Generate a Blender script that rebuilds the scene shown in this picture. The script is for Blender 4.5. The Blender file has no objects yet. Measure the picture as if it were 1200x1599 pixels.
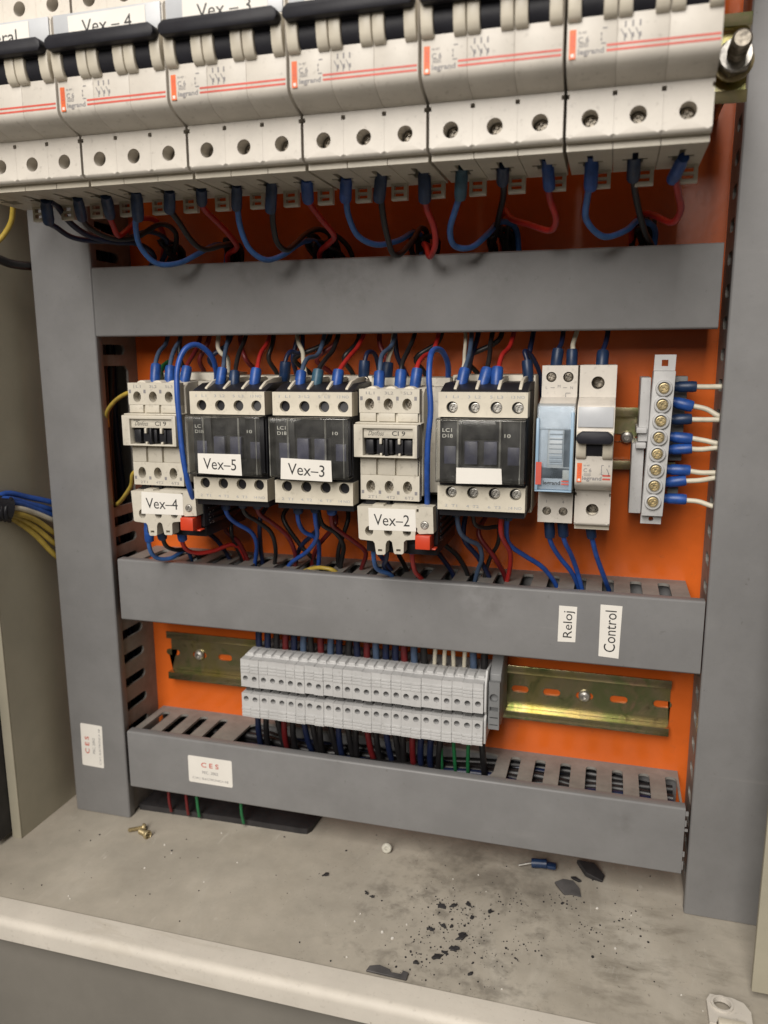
import bpy, bmesh, math, random
from mathutils import Vector, Matrix
from mathutils.geometry import tessellate_polygon

random.seed(7)
scene = bpy.context.scene
COL = scene.collection
MM = 0.001

# ------------------------------------------------------------------ camera
cam_data = bpy.data.cameras.new("camera")
cam = bpy.data.objects.new("camera", cam_data)
COL.objects.link(cam)
cam.location = (0.29994, -0.47361, -0.05422)
cam.rotation_euler = (1.380147, 0.004245, 0.276200)
cam_data.sensor_fit = 'VERTICAL'
cam_data.sensor_height = 36.0
cam_data.lens = 27.94
cam_data.clip_start = 0.01
cam_data.clip_end = 20.0
cam_data.dof.use_dof = True
cam_data.dof.focus_distance = 0.42
cam_data.dof.aperture_fstop = 9.0
scene.camera = cam

# ------------------------------------------------------------------ world, lamp, exposure
world = bpy.data.worlds.new("World")
scene.world = world
world.use_nodes = True
bg = world.node_tree.nodes["Background"]
bg.inputs[0].default_value = (1.0, 0.88, 0.72, 1)
bg.inputs[1].default_value = 0.09

ld = bpy.data.lights.new("room_lamp", 'AREA')
ld.shape = 'RECTANGLE'
ld.size = 0.7
ld.size_y = 1.4
ld.energy = 41.0
ld.color = (1.0, 0.945, 0.875)
lamp = bpy.data.objects.new("room_lamp", ld)
COL.objects.link(lamp)
lamp.location = (0.05, -1.45, 0.88)
lamp.rotation_euler = (Vector((0.15, 0, -0.1)) - Vector(lamp.location)).to_track_quat('-Z', 'Y').to_euler()

scene.view_settings.view_transform = 'Standard'
scene.view_settings.look = 'None'
scene.view_settings.exposure = 0.0
scene.view_settings.gamma = 1.0

# ------------------------------------------------------------------ materials
def mat(name, col, rough=0.5, metal=0.0, var=0.08, scale=60.0, bump=0.0, bscale=900.0, col2=None, dirt=0.0, spec=0.5):
    m = bpy.data.materials.new(name)
    m.use_nodes = True
    nt = m.node_tree
    n = nt.nodes
    L = nt.links
    b = n["Principled BSDF"]
    b.inputs["Roughness"].default_value = rough
    b.inputs["Metallic"].default_value = metal
    b.inputs["Specular IOR Level"].default_value = spec
    tc = n.new("ShaderNodeTexCoord")
    geo = n.new("ShaderNodeNewGeometry")
    nz = n.new("ShaderNodeTexNoise")
    nz.inputs["Scale"].default_value = scale
    nz.inputs["Detail"].default_value = 6
    nz.inputs["Roughness"].default_value = 0.65
    L.new(geo.outputs["Position"], nz.inputs["Vector"])
    rp = n.new("ShaderNodeValToRGB")
    c = col
    d = col2 if col2 else tuple(x * (1 - var * 2.2) for x in col)
    rp.color_ramp.elements[0].position = 0.36
    rp.color_ramp.elements[0].color = (*d, 1)
    rp.color_ramp.elements[1].position = 0.64
    rp.color_ramp.elements[1].color = (*[min(1, x * (1 + var * 0.5)) for x in c], 1)
    L.new(nz.outputs["Fac"], rp.inputs["Fac"])
    out = rp.outputs["Color"]
    if dirt > 0:
        n2 = n.new("ShaderNodeTexNoise")
        n2.inputs["Scale"].default_value = 420
        n2.inputs["Detail"].default_value = 5
        L.new(geo.outputs["Position"], n2.inputs["Vector"])
        r2 = n.new("ShaderNodeValToRGB")
        r2.color_ramp.elements[0].position = 0.60
        r2.color_ramp.elements[0].color = (0, 0, 0, 1)
        r2.color_ramp.elements[1].position = 0.75
        r2.color_ramp.elements[1].color = (dirt, dirt, dirt, 1)
        L.new(n2.outputs["Fac"], r2.inputs["Fac"])
        mx = n.new("ShaderNodeMixRGB")
        L.new(r2.outputs["Color"], mx.inputs["Fac"])
        L.new(out, mx.inputs["Color1"])
        mx.inputs["Color2"].default_value = (0.10, 0.08, 0.055, 1)
        out = mx.outputs["Color"]
    L.new(out, b.inputs["Base Color"])
    if bump > 0:
        n3 = n.new("ShaderNodeTexNoise")
        n3.inputs["Scale"].default_value = bscale
        n3.inputs["Detail"].default_value = 3
        L.new(geo.outputs["Position"], n3.inputs["Vector"])
        bp = n.new("ShaderNodeBump")
        bp.inputs["Strength"].default_value = bump
        bp.inputs["Distance"].default_value = 0.0004
        L.new(n3.outputs["Fac"], bp.inputs["Height"])
        L.new(bp.outputs["Normal"], b.inputs["Normal"])
    return m

def clear_mat(name, tint, fac=0.06, rough=0.08, edge=0.45, haze=(0.55, 0.55, 0.52)):
    m = bpy.data.materials.new(name)
    m.use_nodes = True
    nt = m.node_tree
    n = nt.nodes
    L = nt.links
    n.remove(n["Principled BSDF"])
    tr = n.new("ShaderNodeBsdfTransparent")
    tr.inputs[0].default_value = (*tint, 1)
    gl = n.new("ShaderNodeBsdfGlossy")
    gl.inputs["Roughness"].default_value = rough
    df = n.new("ShaderNodeBsdfDiffuse")
    df.inputs[0].default_value = (*haze, 1)
    lw = n.new("ShaderNodeLayerWeight")
    lw.inputs[0].default_value = 0.35
    geo = n.new("ShaderNodeNewGeometry")
    nz = n.new("ShaderNodeTexNoise")
    nz.inputs["Scale"].default_value = 140
    nz.inputs["Detail"].default_value = 5
    L.new(geo.outputs["Position"], nz.inputs["Vector"])
    mp = n.new("ShaderNodeMapRange")
    mp.inputs[1].default_value = 0.4
    mp.inputs[2].default_value = 0.8
    mp.inputs[3].default_value = fac * 0.5
    mp.inputs[4].default_value = fac * 1.8
    L.new(nz.outputs["Fac"], mp.inputs[0])
    m1 = n.new("ShaderNodeMixShader")
    L.new(mp.outputs[0], m1.inputs[0])
    L.new(tr.outputs[0], m1.inputs[1])
    L.new(df.outputs[0], m1.inputs[2])
    mu = n.new("ShaderNodeMath")
    mu.operation = 'MULTIPLY'
    mu.inputs[1].default_value = edge
    L.new(lw.outputs["Fresnel"], mu.inputs[0])
    m2 = n.new("ShaderNodeMixShader")
    L.new(mu.outputs[0], m2.inputs[0])
    L.new(m1.outputs[0], m2.inputs[1])
    L.new(gl.outputs[0], m2.inputs[2])
    L.new(m2.outputs[0], n["Material Output"].inputs[0])
    return m

def add_layer(m, scale, lo, hi, colr, fac, dist=0.0, detail=8, stretch=None, rot=0.6, mask=None):
    """mix a second colour over the base colour where a noise passes a threshold; mask = (centre, radius)"""
    nt = m.node_tree
    n = nt.nodes
    L = nt.links
    b = n["Principled BSDF"]
    src = b.inputs["Base Color"].links[0].from_socket
    geo = n.new("ShaderNodeNewGeometry")
    t = n.new("ShaderNodeTexNoise")
    t.inputs["Scale"].default_value = scale
    t.inputs["Detail"].default_value = detail
    t.inputs["Roughness"].default_value = 0.62
    t.inputs["Distortion"].default_value = dist
    if stretch:
        mpg = n.new("ShaderNodeMapping")
        mpg.inputs["Scale"].default_value = stretch
        mpg.inputs["Rotation"].default_value = (0, 0, rot)
        L.new(geo.outputs["Position"], mpg.inputs["Vector"])
        L.new(mpg.outputs[0], t.inputs["Vector"])
    else:
        L.new(geo.outputs["Position"], t.inputs["Vector"])
    r = n.new("ShaderNodeMapRange")
    r.inputs[1].default_value = lo
    r.inputs[2].default_value = hi
    r.inputs[3].default_value = 0
    r.inputs[4].default_value = fac
    L.new(t.outputs["Fac"], r.inputs[0])
    f = r.outputs[0]
    if mask:
        d = n.new("ShaderNodeVectorMath")
        d.operation = 'DISTANCE'
        d.inputs[1].default_value = mask[0]
        L.new(geo.outputs["Position"], d.inputs[0])
        k = n.new("ShaderNodeMapRange")
        k.interpolation_type = 'SMOOTHSTEP'
        k.inputs[1].default_value = mask[1]
        k.inputs[2].default_value = mask[1] * 0.25
        L.new(d.outputs["Value"], k.inputs[0])
        q = n.new("ShaderNodeMath")
        q.operation = 'MULTIPLY'
        L.new(f, q.inputs[0])
        L.new(k.outputs[0], q.inputs[1])
        f = q.outputs[0]
    mx = n.new("ShaderNodeMixRGB")
    L.new(f, mx.inputs["Fac"])
    L.new(src, mx.inputs["Color1"])
    mx.inputs["Color2"].default_value = (*colr, 1)
    L.new(mx.outputs["Color"], b.inputs["Base Color"])

def floor_mat():
    m = mat("floor_paint", (0.455, 0.415, 0.35), rough=0.62, var=0.08, scale=26, bump=0.10, bscale=500)
    add_layer(m, 34, 0.56, 0.74, (0.56, 0.525, 0.46), 0.6, 0.4, stretch=(1, 0.35, 1))
    add_layer(m, 20, 0.52, 0.75, (0.27, 0.235, 0.18), 0.35, 0.2)
    add_layer(m, 110, 0.64, 0.74, (0.58, 0.55, 0.49), 0.7, 2.2, stretch=(1, 0.2, 1), rot=-0.5)
    add_layer(m, 95, 0.50, 0.70, (0.13, 0.115, 0.095), 0.7, 0.2, mask=((0.235, -0.085, -0.363), 0.11), detail=12)
    add_layer(m, 100, 0.48, 0.68, (0.14, 0.12, 0.09), 0.6, 0.2, stretch=(0.45, 1, 1), rot=0.25, mask=((0.335, -0.09, -0.363), 0.075), detail=12)
    add_layer(m, 30, 0.35, 0.60, (0.12, 0.105, 0.085), 0.6, 0.6, mask=((0.26, -0.028, -0.363), 0.075), detail=12)  # dark patch under the lowest duct, its shade painted into the floor colour
    add_layer(m, 420, 0.63, 0.70, (0.10, 0.09, 0.075), 0.6, 0.3, mask=((0.25, -0.08, -0.363), 0.20))
    add_layer(m, 800, 0.66, 0.72, (0.10, 0.09, 0.08), 0.5)
    return m

def rail_mat():
    m = mat("zinc_yellow_passivate", (0.46, 0.39, 0.24), rough=0.27, metal=0.95, var=0.1, scale=26)
    nt = m.node_tree
    rp = [x for x in nt.nodes if x.type == 'VALTORGB'][0]
    e = rp.color_ramp.elements
    e[0].position = 0.30
    e[0].color = (0.20, 0.24, 0.10, 1)
    e[1].position = 0.74
    e[1].color = (0.48, 0.31, 0.27, 1)
    for pos, c in ((0.42, (0.52, 0.46, 0.21)), (0.52, (0.56, 0.48, 0.30)), (0.60, (0.36, 0.41, 0.19)), (0.67, (0.60, 0.45, 0.29))):
        k = e.new(pos)
        k.color = (*c, 1)
    nz = [x for x in nt.nodes if x.type == 'TEX_NOISE'][0]
    nz.inputs["Distortion"].default_value = 0.8
    add_layer(m, 240, 0.60, 0.72, (0.12, 0.09, 0.05), 0.6, 0.4)
    return m

MT = {}
def setup_materials():
    g = MT
    g['breaker'] = mat("breaker_cream", (0.655, 0.615, 0.555), 0.42, var=0.04, dirt=0.25)
    g['guard'] = mat("guard_cream", (0.64, 0.59, 0.49), 0.4, var=0.05)
    g['lcream'] = mat("contactor_cream", (0.67, 0.62, 0.515), 0.45, var=0.05, dirt=0.2)
    g['dcream'] = mat("grey_cream", (0.61, 0.57, 0.485), 0.5, var=0.05, dirt=0.3)
    g['grey'] = mat("terminal_grey", (0.54, 0.54, 0.54), 0.5, var=0.05, dirt=0.25)
    g['slotgrey'] = mat("marker_slot_grey", (0.10, 0.10, 0.10), 0.5)
    g['endgrey'] = mat("end_block_grey", (0.21, 0.215, 0.22), 0.5, var=0.06)
    g['duct'] = mat("duct_grey", (0.222, 0.221, 0.224), 0.48, var=0.05, scale=30, bump=0.05, dirt=0.08)
    add_layer(g['duct'], 14, 0.52, 0.80, (0.175, 0.173, 0.172), 0.3, 0.3)
    add_layer(g['duct'], 260, 0.66, 0.72, (0.12, 0.115, 0.11), 0.45, 0.2)
    add_layer(g['duct'], 60, 0.66, 0.74, (0.29, 0.285, 0.28), 0.30, 0.6, stretch=(0.10, 1, 1.6), rot=0.1)
    for c, rr in (((0.158, -0.045, -0.008), 0.03), ((0.235, -0.045, -0.185), 0.022), ((0.318, -0.045, -0.312), 0.010), ((0.10, -0.045, -0.002), 0.02), ((0.24, -0.045, -0.003), 0.025)):
        add_layer(g['duct'], 130, 0.40, 0.66, (0.085, 0.08, 0.075), 0.32, 0.3, mask=(c, rr), detail=10)
    g['dust'] = mat("duct_grey_dusty", (0.25, 0.235, 0.215), 0.6, var=0.10, scale=80, dirt=0.2)
    g['orange'] = mat("orange_paint", (0.66, 0.130, 0.019), 0.22, var=0.05, scale=30, bump=0.08, bscale=260)
    add_layer(g['orange'], 160, 0.62, 0.74, (0.42, 0.10, 0.03), 0.5, 1.0, detail=10)
    g['floor'] = floor_mat()
    g['beige'] = mat("beige_paint", (0.44, 0.41, 0.32), 0.5, var=0.05, scale=20, bump=0.06)
    g['lip'] = mat("pale_lip_paint", (0.67, 0.625, 0.555), 0.58, var=0.04, scale=30, dirt=0.15)
    add_layer(g['lip'], 40, 0.58, 0.75, (0.46, 0.41, 0.33), 0.5, 1.5, stretch=(0.3, 1, 1), rot=0.0)
    add_layer(g['lip'], 300, 0.68, 0.74, (0.25, 0.21, 0.16), 0.6)
    g['lower'] = mat("lower_panel_paint", (0.22, 0.205, 0.18), 0.6, var=0.06, scale=12)
    g['black'] = mat("black_plastic", (0.016, 0.016, 0.020), 0.42, var=0.1, spec=0.35)
    g['toggle'] = mat("toggle_black", (0.02, 0.02, 0.026), 0.5, var=0.12, bump=0.1, spec=0.25)
    g['dark'] = mat("dark_interior", (0.012, 0.012, 0.016), 0.6)
    g['navy'] = mat("carrier_navy", (0.075, 0.08, 0.14), 0.4, var=0.2)
    g['rail'] = rail_mat()
    g['steel'] = mat("screw_steel", (0.62, 0.60, 0.56), 0.38, metal=0.75, var=0.2, scale=300)
    g['dsteel'] = mat("dull_screw", (0.40, 0.36, 0.30), 0.42, metal=0.7, var=0.3, scale=400)
    g['brass'] = mat("brass", (0.60, 0.49, 0.28), 0.4, metal=0.7, var=0.2, scale=200)
    g['paper'] = mat("label_paper", (0.80, 0.775, 0.725), 0.6, var=0.02)
    g['window'] = mat("label_window", (0.52, 0.54, 0.57), 0.3, var=0.04)
    g['ink'] = mat("ink_black", (0.03, 0.03, 0.03), 0.6)
    g['greyink'] = mat("ink_grey", (0.25, 0.24, 0.25), 0.6)
    g['blueink'] = mat("ink_pale_blue", (0.36, 0.38, 0.42), 0.6)
    g['whiteink'] = mat("ink_white", (0.85, 0.85, 0.8), 0.5)
    g['redink'] = mat("ink_red", (0.62, 0.10, 0.07), 0.5)
    g['orangeink'] = mat("ink_orange", (0.80, 0.15, 0.035), 0.5)
    g['whitebox'] = mat("ink_box_white", (0.8, 0.75, 0.7), 0.5)
    g['w_blue'] = mat("wire_blue", (0.045, 0.135, 0.38), 0.42, var=0.12, scale=200)
    g['w_dblue'] = mat("wire_dark_blue", (0.009, 0.016, 0.055), 0.42, var=0.12, scale=200)
    g['w_sblue'] = mat("wire_strong_blue", (0.022, 0.085, 0.37), 0.42, var=0.12, scale=200)
    g['w_gblue'] = mat("wire_grey_blue", (0.07, 0.11, 0.19), 0.5, var=0.12, scale=200)
    g['w_red'] = mat("wire_red", (0.44, 0.022, 0.018), 0.40, var=0.1, scale=200)
    g['w_dred'] = mat("wire_dark_red", (0.14, 0.010, 0.012), 0.45, var=0.1, scale=200)
    g['w_black'] = mat("wire_black", (0.014, 0.013, 0.014), 0.42, var=0.1, scale=200)
    g['w_white'] = mat("wire_white", (0.66, 0.61, 0.49), 0.45, var=0.06, scale=200)
    g['w_yellow'] = mat("wire_yellow", (0.46, 0.33, 0.055), 0.45, var=0.1, scale=200)
    g['w_green'] = mat("wire_green", (0.018, 0.16, 0.055), 0.45, var=0.1, scale=200)
    g['s_blue'] = mat("ferrule_blue", (0.019, 0.080, 0.33), 0.4, var=0.15, scale=250)
    g['s_dblue'] = mat("ferrule_dark_blue", (0.012, 0.034, 0.095), 0.42, var=0.15, scale=250)
    g['s_teal'] = mat("ferrule_teal", (0.04, 0.11, 0.17), 0.42, var=0.15, scale=250)
    g['red'] = mat("reset_red", (0.60, 0.055, 0.02), 0.4, var=0.06)
    g['clear'] = clear_mat("clear_cover", (0.96, 0.96, 0.95), 0.042, 0.10, 0.8)  # small diffuse share imitates room light reflected in the covers
    g['ribclear'] = clear_mat("clear_rib", (0.85, 0.85, 0.82), 0.22, 0.1, 0.6)
    g['blueclear'] = clear_mat("bluish_clear_cover", (0.93, 0.965, 1.0), 0.13, 0.10, 0.5, (0.48, 0.57, 0.66))
    g['timerblue'] = mat("timer_blue", (0.30, 0.44, 0.58), 0.3, var=0.06)
    g['dial'] = mat("dial_grey", (0.70, 0.70, 0.69), 0.45, var=0.05)
    g['plug'] = mat("clear_plastic_plug", (0.55, 0.53, 0.46), 0.25, var=0.1, scale=300)
    g['rubber'] = mat("dark_rubber", (0.03, 0.028, 0.03), 0.6, var=0.2)
    g['greyscrap'] = mat("grey_scrap", (0.085, 0.08, 0.08), 0.5, var=0.2)
setup_materials()

# ------------------------------------------------------------------ mesh builder (millimetres)
class M:
    def __init__(s):
        s.v = []
        s.f = []
        s.p = []
    def add(s, vs, fs):
        o = len(s.v)
        s.p.append((o, len(s.f), len(vs), len(fs)))
        s.v += [tuple(v) for v in vs]
        s.f += [tuple(i + o for i in f) for f in fs]
        return s
    def box(s, x0, x1, y0, y1, z0, z1):
        return s.add([(x0, y0, z0), (x1, y0, z0), (x1, y1, z0), (x0, y1, z0), (x0, y0, z1), (x1, y0, z1), (x1, y1, z1), (x0, y1, z1)],
                     [(0, 3, 2, 1), (4, 5, 6, 7), (0, 1, 5, 4), (1, 2, 6, 5), (2, 3, 7, 6), (3, 0, 4, 7)])
    def prism(s, prof, a, b, axis='x'):
        n = len(prof)
        if axis == 'x':
            f = lambda p, t: (t, p[0], p[1])
        elif axis == 'y':
            f = lambda p, t: (p[0], t, p[1])
        else:
            f = lambda p, t: (p[0], p[1], t)
        vs = [f(p, a) for p in prof] + [f(p, b) for p in prof]
        fs = [tuple(range(n)), tuple(range(2 * n - 1, n - 1, -1))]
        fs += [(i, i + n, (i + 1) % n + n, (i + 1) % n) for i in range(n)]
        return s.add(vs, fs)
    def plate(s, outer, holes, a, b, axis='y'):
        loops = [outer] + list(holes)
        flat = [p for l in loops for p in l]
        tris = tessellate_polygon([[Vector((p[0], p[1], 0)) for p in l] for l in loops])
        n = len(flat)
        if axis == 'x':
            f = lambda p, t: (t, p[0], p[1])
        elif axis == 'y':
            f = lambda p, t: (p[0], t, p[1])
        else:
            f = lambda p, t: (p[0], p[1], t)
        vs = [f(p, a) for p in flat] + [f(p, b) for p in flat]
        fs = [tuple(t) for t in tris] + [tuple(i + n for i in reversed(t)) for t in tris]
        o = 0
        for l in loops:
            k = len(l)
            fs += [(o + i, o + (i + 1) % k, o + (i + 1) % k + n, o + i + n) for i in range(k)]
            o += k
        return s.add(vs, fs)
    def cyl(s, c, d, r, h, n=14, r2=None):
        d = Vector(d).normalized()
        u = d.orthogonal().normalized()
        w = d.cross(u)
        c = Vector(c)
        r2 = r if r2 is None else r2
        vs = []
        for t, rr in ((0, r), (h, r2)):
            for i in range(n):
                a = 2 * math.pi * i / n
                vs.append(c + d * t + u * (rr * math.cos(a)) + w * (rr * math.sin(a)))
        fs = [tuple(range(n - 1, -1, -1)), tuple(range(n, 2 * n))]
        fs += [(i, (i + 1) % n, (i + 1) % n + n, i + n) for i in range(n)]
        return s.add(vs, fs)
    def lathe(s, c, d, prof, n=16):
        d = Vector(d).normalized()
        u = d.orthogonal().normalized()
        w = d.cross(u)
        c = Vector(c)
        k = len(prof)
        vs = []
        for (r, t) in prof:
            for i in range(n):
                a = 2 * math.pi * i / n
                vs.append(c + d * t + u * (r * math.cos(a)) + w * (r * math.sin(a)))
        fs = []
        for j in range(k - 1):
            fs += [(j * n + i, j * n + (i + 1) % n, (j + 1) * n + (i + 1) % n, (j + 1) * n + i) for i in range(n)]
        fs += [tuple(range(n - 1, -1, -1)), tuple(range((k - 1) * n, k * n))]
        return s.add(vs, fs)
    def tube(s, pts, r, n=8, sub=5):
        P = [Vector(p) for p in pts]
        if len(P) > 2:
            Q = []
            E = [P[0] * 2 - P[1]] + P + [P[-1] * 2 - P[-2]]
            for i in range(1, len(E) - 2):
                p0, p1, p2, p3 = E[i - 1], E[i], E[i + 1], E[i + 2]
                for k in range(sub):
                    t = k / sub
                    Q.append(0.5 * ((2 * p1) + (p2 - p0) * t + (2 * p0 - 5 * p1 + 4 * p2 - p3) * t * t + (3 * p1 - p0 - 3 * p2 + p3) * t ** 3))
            Q.append(P[-1])
            P = Q
        up = None
        vs = []
        m = len(P)
        for i, p in enumerate(P):
            t = (P[min(i + 1, m - 1)] - P[max(i - 1, 0)]).normalized()
            if up is None:
                up = t.orthogonal().normalized()
            up = (up - t * up.dot(t)).normalized()
            w = t.cross(up)
            for k in range(n):
                a = 2 * math.pi * k / n
                vs.append(p + up * (r * math.cos(a)) + w * (r * math.sin(a)))
        fs = [(i * n + k, i * n + (k + 1) % n, (i + 1) * n + (k + 1) % n, (i + 1) * n + k) for i in range(m - 1) for k in range(n)]
        fs += [tuple(range(n - 1, -1, -1)), tuple(range((m - 1) * n, m * n))]
        return s.add(vs, fs)
    def text(s, txt, cx, y, cz, h, w=None, rot=0.0, shear=0.0, bold=0.0):
        """flat lettering facing -y, centred at (cx, cz), cap height h, optional total width w"""
        key = (txt, shear, bold)
        if key not in TEXT:
            cu = bpy.data.curves.new("lettering", 'FONT')
            cu.body = txt
            cu.shear = shear
            cu.offset = bold
            cu.resolution_u = 3
            cu.align_x = 'CENTER'
            o = bpy.data.objects.new("lettering", cu)
            me = bpy.data.meshes.new_from_object(o)
            TEXT[key] = ([tuple(v.co) for v in me.vertices], [tuple(p.vertices) for p in me.polygons])
            bpy.data.objects.remove(o)
            bpy.data.meshes.remove(me)
            bpy.data.curves.remove(cu)
        vs, fs = TEXT[key]
        xs = [v[0] for v in vs]
        k = h / 0.72
        kx = k if w is None else w / (max(xs) - min(xs))
        mx = (max(xs) + min(xs)) / 2
        ca, sa = math.cos(rot), math.sin(rot)
        out = []
        for v in vs:
            a, b = (v[0] - mx) * kx, (v[1] - 0.35) * k
            out.append((cx + a * ca - b * sa, y, cz + a * sa + b * ca))
        return s.add(out, fs)
    def quad(s, x0, x1, y, z0, z1):
        return s.add([(x0, y, z0), (x1, y, z0), (x1, y, z1), (x0, y, z1)], [(0, 1, 2, 3)])
    def line(s, p, q, y, w):
        p = Vector((p[0], p[1]))
        q = Vector((q[0], q[1]))
        d = (q - p).normalized()
        e = Vector((-d.y, d.x)) * w / 2
        return s.add([(a.x, y, a.y) for a in (p - e, q - e, q + e, p + e)], [(0, 1, 2, 3)])
    def xform(s, mtx):
        s.v = [tuple(mtx @ Vector(v)) for v in s.v]
        return s
TEXT = {}

def circ(cx, cz, r, n=14, rz=None):
    rz = r if rz is None else rz
    return [(cx + r * math.cos(2 * math.pi * i / n), cz + rz * math.sin(2 * math.pi * i / n)) for i in range(n)]
def rect(x0, x1, z0, z1):
    return [(x0, z0), (x1, z0), (x1, z1), (x0, z1)]
def slot(x0, x1, z0, z1, n=5, ends='both'):
    """slot rounded at its ends along the first coordinate"""
    r = (z1 - z0) / 2
    zc = (z0 + z1) / 2
    out = []
    if ends in ('both', 'high'):
        out += [(x1 - r + r * math.cos(a), zc + r * math.sin(a)) for a in [(-0.5 + i / n) * math.pi for i in range(n + 1)]]
    else:
        out += [(x1, z0), (x1, z1)]
    if ends in ('both', 'low'):
        out += [(x0 + r + r * math.cos(a), zc + r * math.sin(a)) for a in [(0.5 + i / n) * math.pi for i in range(n + 1)]]
    else:
        out += [(x0, z1), (x0, z0)]
    return out

def build(name, m, material, parent=None, bevel=0.0, sharp=35, seg=2, flat=False):
    me = bpy.data.meshes.new(name)
    me.from_pydata([(a * MM, b * MM, c * MM) for a, b, c in m.v], [], m.f)
    bm = bmesh.new()
    bm.from_mesh(me)
    if not flat:
        bmesh.ops.recalc_face_normals(bm, faces=bm.faces)
    if bevel > 0:
        es = [e for e in bm.edges if len(e.link_faces) == 2 and e.calc_face_angle(0) > math.radians(38)]
        bmesh.ops.bevel(bm, geom=es, offset=bevel * MM, segments=seg, profile=0.5, affect='EDGES', clamp_overlap=True)
    bm.to_mesh(me)
    bm.free()
    if not flat:
        for p in me.polygons:
            p.use_smooth = True
        me.set_sharp_from_angle(angle=math.radians(sharp))
    me.materials.append(MT[material])
    o = bpy.data.objects.new(name, me)
    COL.objects.link(o)
    if parent:
        o.parent = parent
    return o

def build_each(name, m, material, parent=None, **kw):
    """one object for every piece that was added to the builder"""
    out = []
    for (vo, fo, vn, fn) in m.p:
        k = M()
        k.add(m.v[vo:vo + vn], [tuple(i - vo for i in f) for f in m.f[fo:fo + fn]])
        out.append(build(name, k, material, parent, **kw))
    return out

def thing(name, label, cat, loc=(0, 0, 0), group=None):
    o = bpy.data.objects.new(name, None)
    o.empty_display_size = 0.01
    COL.objects.link(o)
    o.location = [c * MM for c in loc]
    o['label'] = label
    o['category'] = cat
    if group:
        o['group'] = group
    return o

def tag(o, label, cat, group=None, loc=None):
    o['label'] = label
    o['category'] = cat
    if group:
        o['group'] = group
    if loc:
        o.location = [c * MM for c in loc]
    return o

def struct(o, loc=None):
    o['kind'] = 'structure'
    return o

def dup(root, loc, label, group=None):
    r = root.copy()
    COL.objects.link(r)
    r.location = [c * MM for c in loc]
    r['label'] = label
    if group:
        r['group'] = group
    for ch in list(root.children):
        c = ch.copy()
        COL.objects.link(c)
        c.parent = r
        for g in list(ch.children):
            d = g.copy()
            COL.objects.link(d)
            d.parent = c
    return r

def local(m, loc):
    m.v = [(a - loc[0], b - loc[1], c - loc[2]) for a, b, c in m.v]
    return m

# ------------------------------------------------------------------ the cabinet (setting)
FZ = -363.0
def cabinet():
    struct(build('mounting_plate', M().box(-58, 398, 0, 2.5, FZ + 2, 330), 'orange'))
    struct(build('cabinet_back_wall', M().box(-62, 402, 12, 14, FZ, 330), 'beige'))
    struct(build('cabinet_floor', M().box(-150, 460, -136.5, 14, FZ - 2, FZ), 'floor'))
    # rounded front lip of the floor pan
    prof = [(-136.7, FZ - 8), (-136.7, FZ + 0.6), (-137.2, FZ + 0.9)]
    for i in range(7):
        a = math.pi / 2 + i / 6 * math.pi / 2
        prof.append((-149.5 + 4.5 * math.cos(a), FZ + 0.9 - 4.5 + 4.5 * math.sin(a)))
    prof += [(-154.2, FZ - 11), (-152.5, FZ - 13), (-136.7, FZ - 13)]
    struct(build('cabinet_front_lip', M().prism(prof, -150, 460), 'lip', sharp=25))
    struct(build('cabinet_lower_panel', M().box(-150, 460, -146, -143, FZ - 330, FZ - 13.2), 'lower'))
    struct(build('cabinet_side_wall', M().box(-60.5, -59, -83.5, 12, FZ, 330), 'beige'))
    struct(build('cabinet_side_flange', M().box(-66, -59.0, -85, -83.5, FZ, 330), 'beige', bevel=0.5))
    struct(build('cabinet_side_wall', M().box(398.5, 400, -100, 12, FZ, 330), 'beige'))
    struct(build('cabinet_side_flange', M().box(379, 420, -103, -100, FZ + 6, 330), 'beige', bevel=0.6))
cabinet()
struct(build('unseen_cabinet_roof', M().box(-66, 420, -103, 14, 330.2, 333), 'beige'))  # roof out of view, added to shade the panel from above
t = thing('cabinet_door', 'beige cabinet door edge standing open at the left side', 'door', (-95, -400, FZ + 6))
build('door_panel', M().box(0, 23, 0, 309, 0, 690), 'beige', t, bevel=0.8)  # panel carried forward out of view to shade the left floor
build('dark_gap_strip', M().box(23.2, 28.6, 303, 321, -2, 688), 'rubber', t)  # dark strip standing in for the shaded gap beside the flange

# ------------------------------------------------------------------ wiring ducts
DU = 'grey slotted wiring ducts framing the panel'
def wall_h(x0, x1, slots, holes=()):
    return rect(x0, x1, -41.5, 0), [slot_xy(s) for s in slots] + list(holes)
def slot_xy(xc, w=6.4, ya=-37.5, yb=-8.6):
    r = 2.6
    pts = [(xc - w / 2, ya), (xc + w / 2, ya)]
    pts += [(xc + w / 2 - r + r * math.cos(a), yb - r + r * math.sin(a)) for a in (0, .52, 1.05, 1.57)]
    pts += [(xc - w / 2 + r + r * math.cos(a), yb - r + r * math.sin(a)) for a in (1.57, 2.09, 2.62, 3.14)]
    return pts

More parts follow.
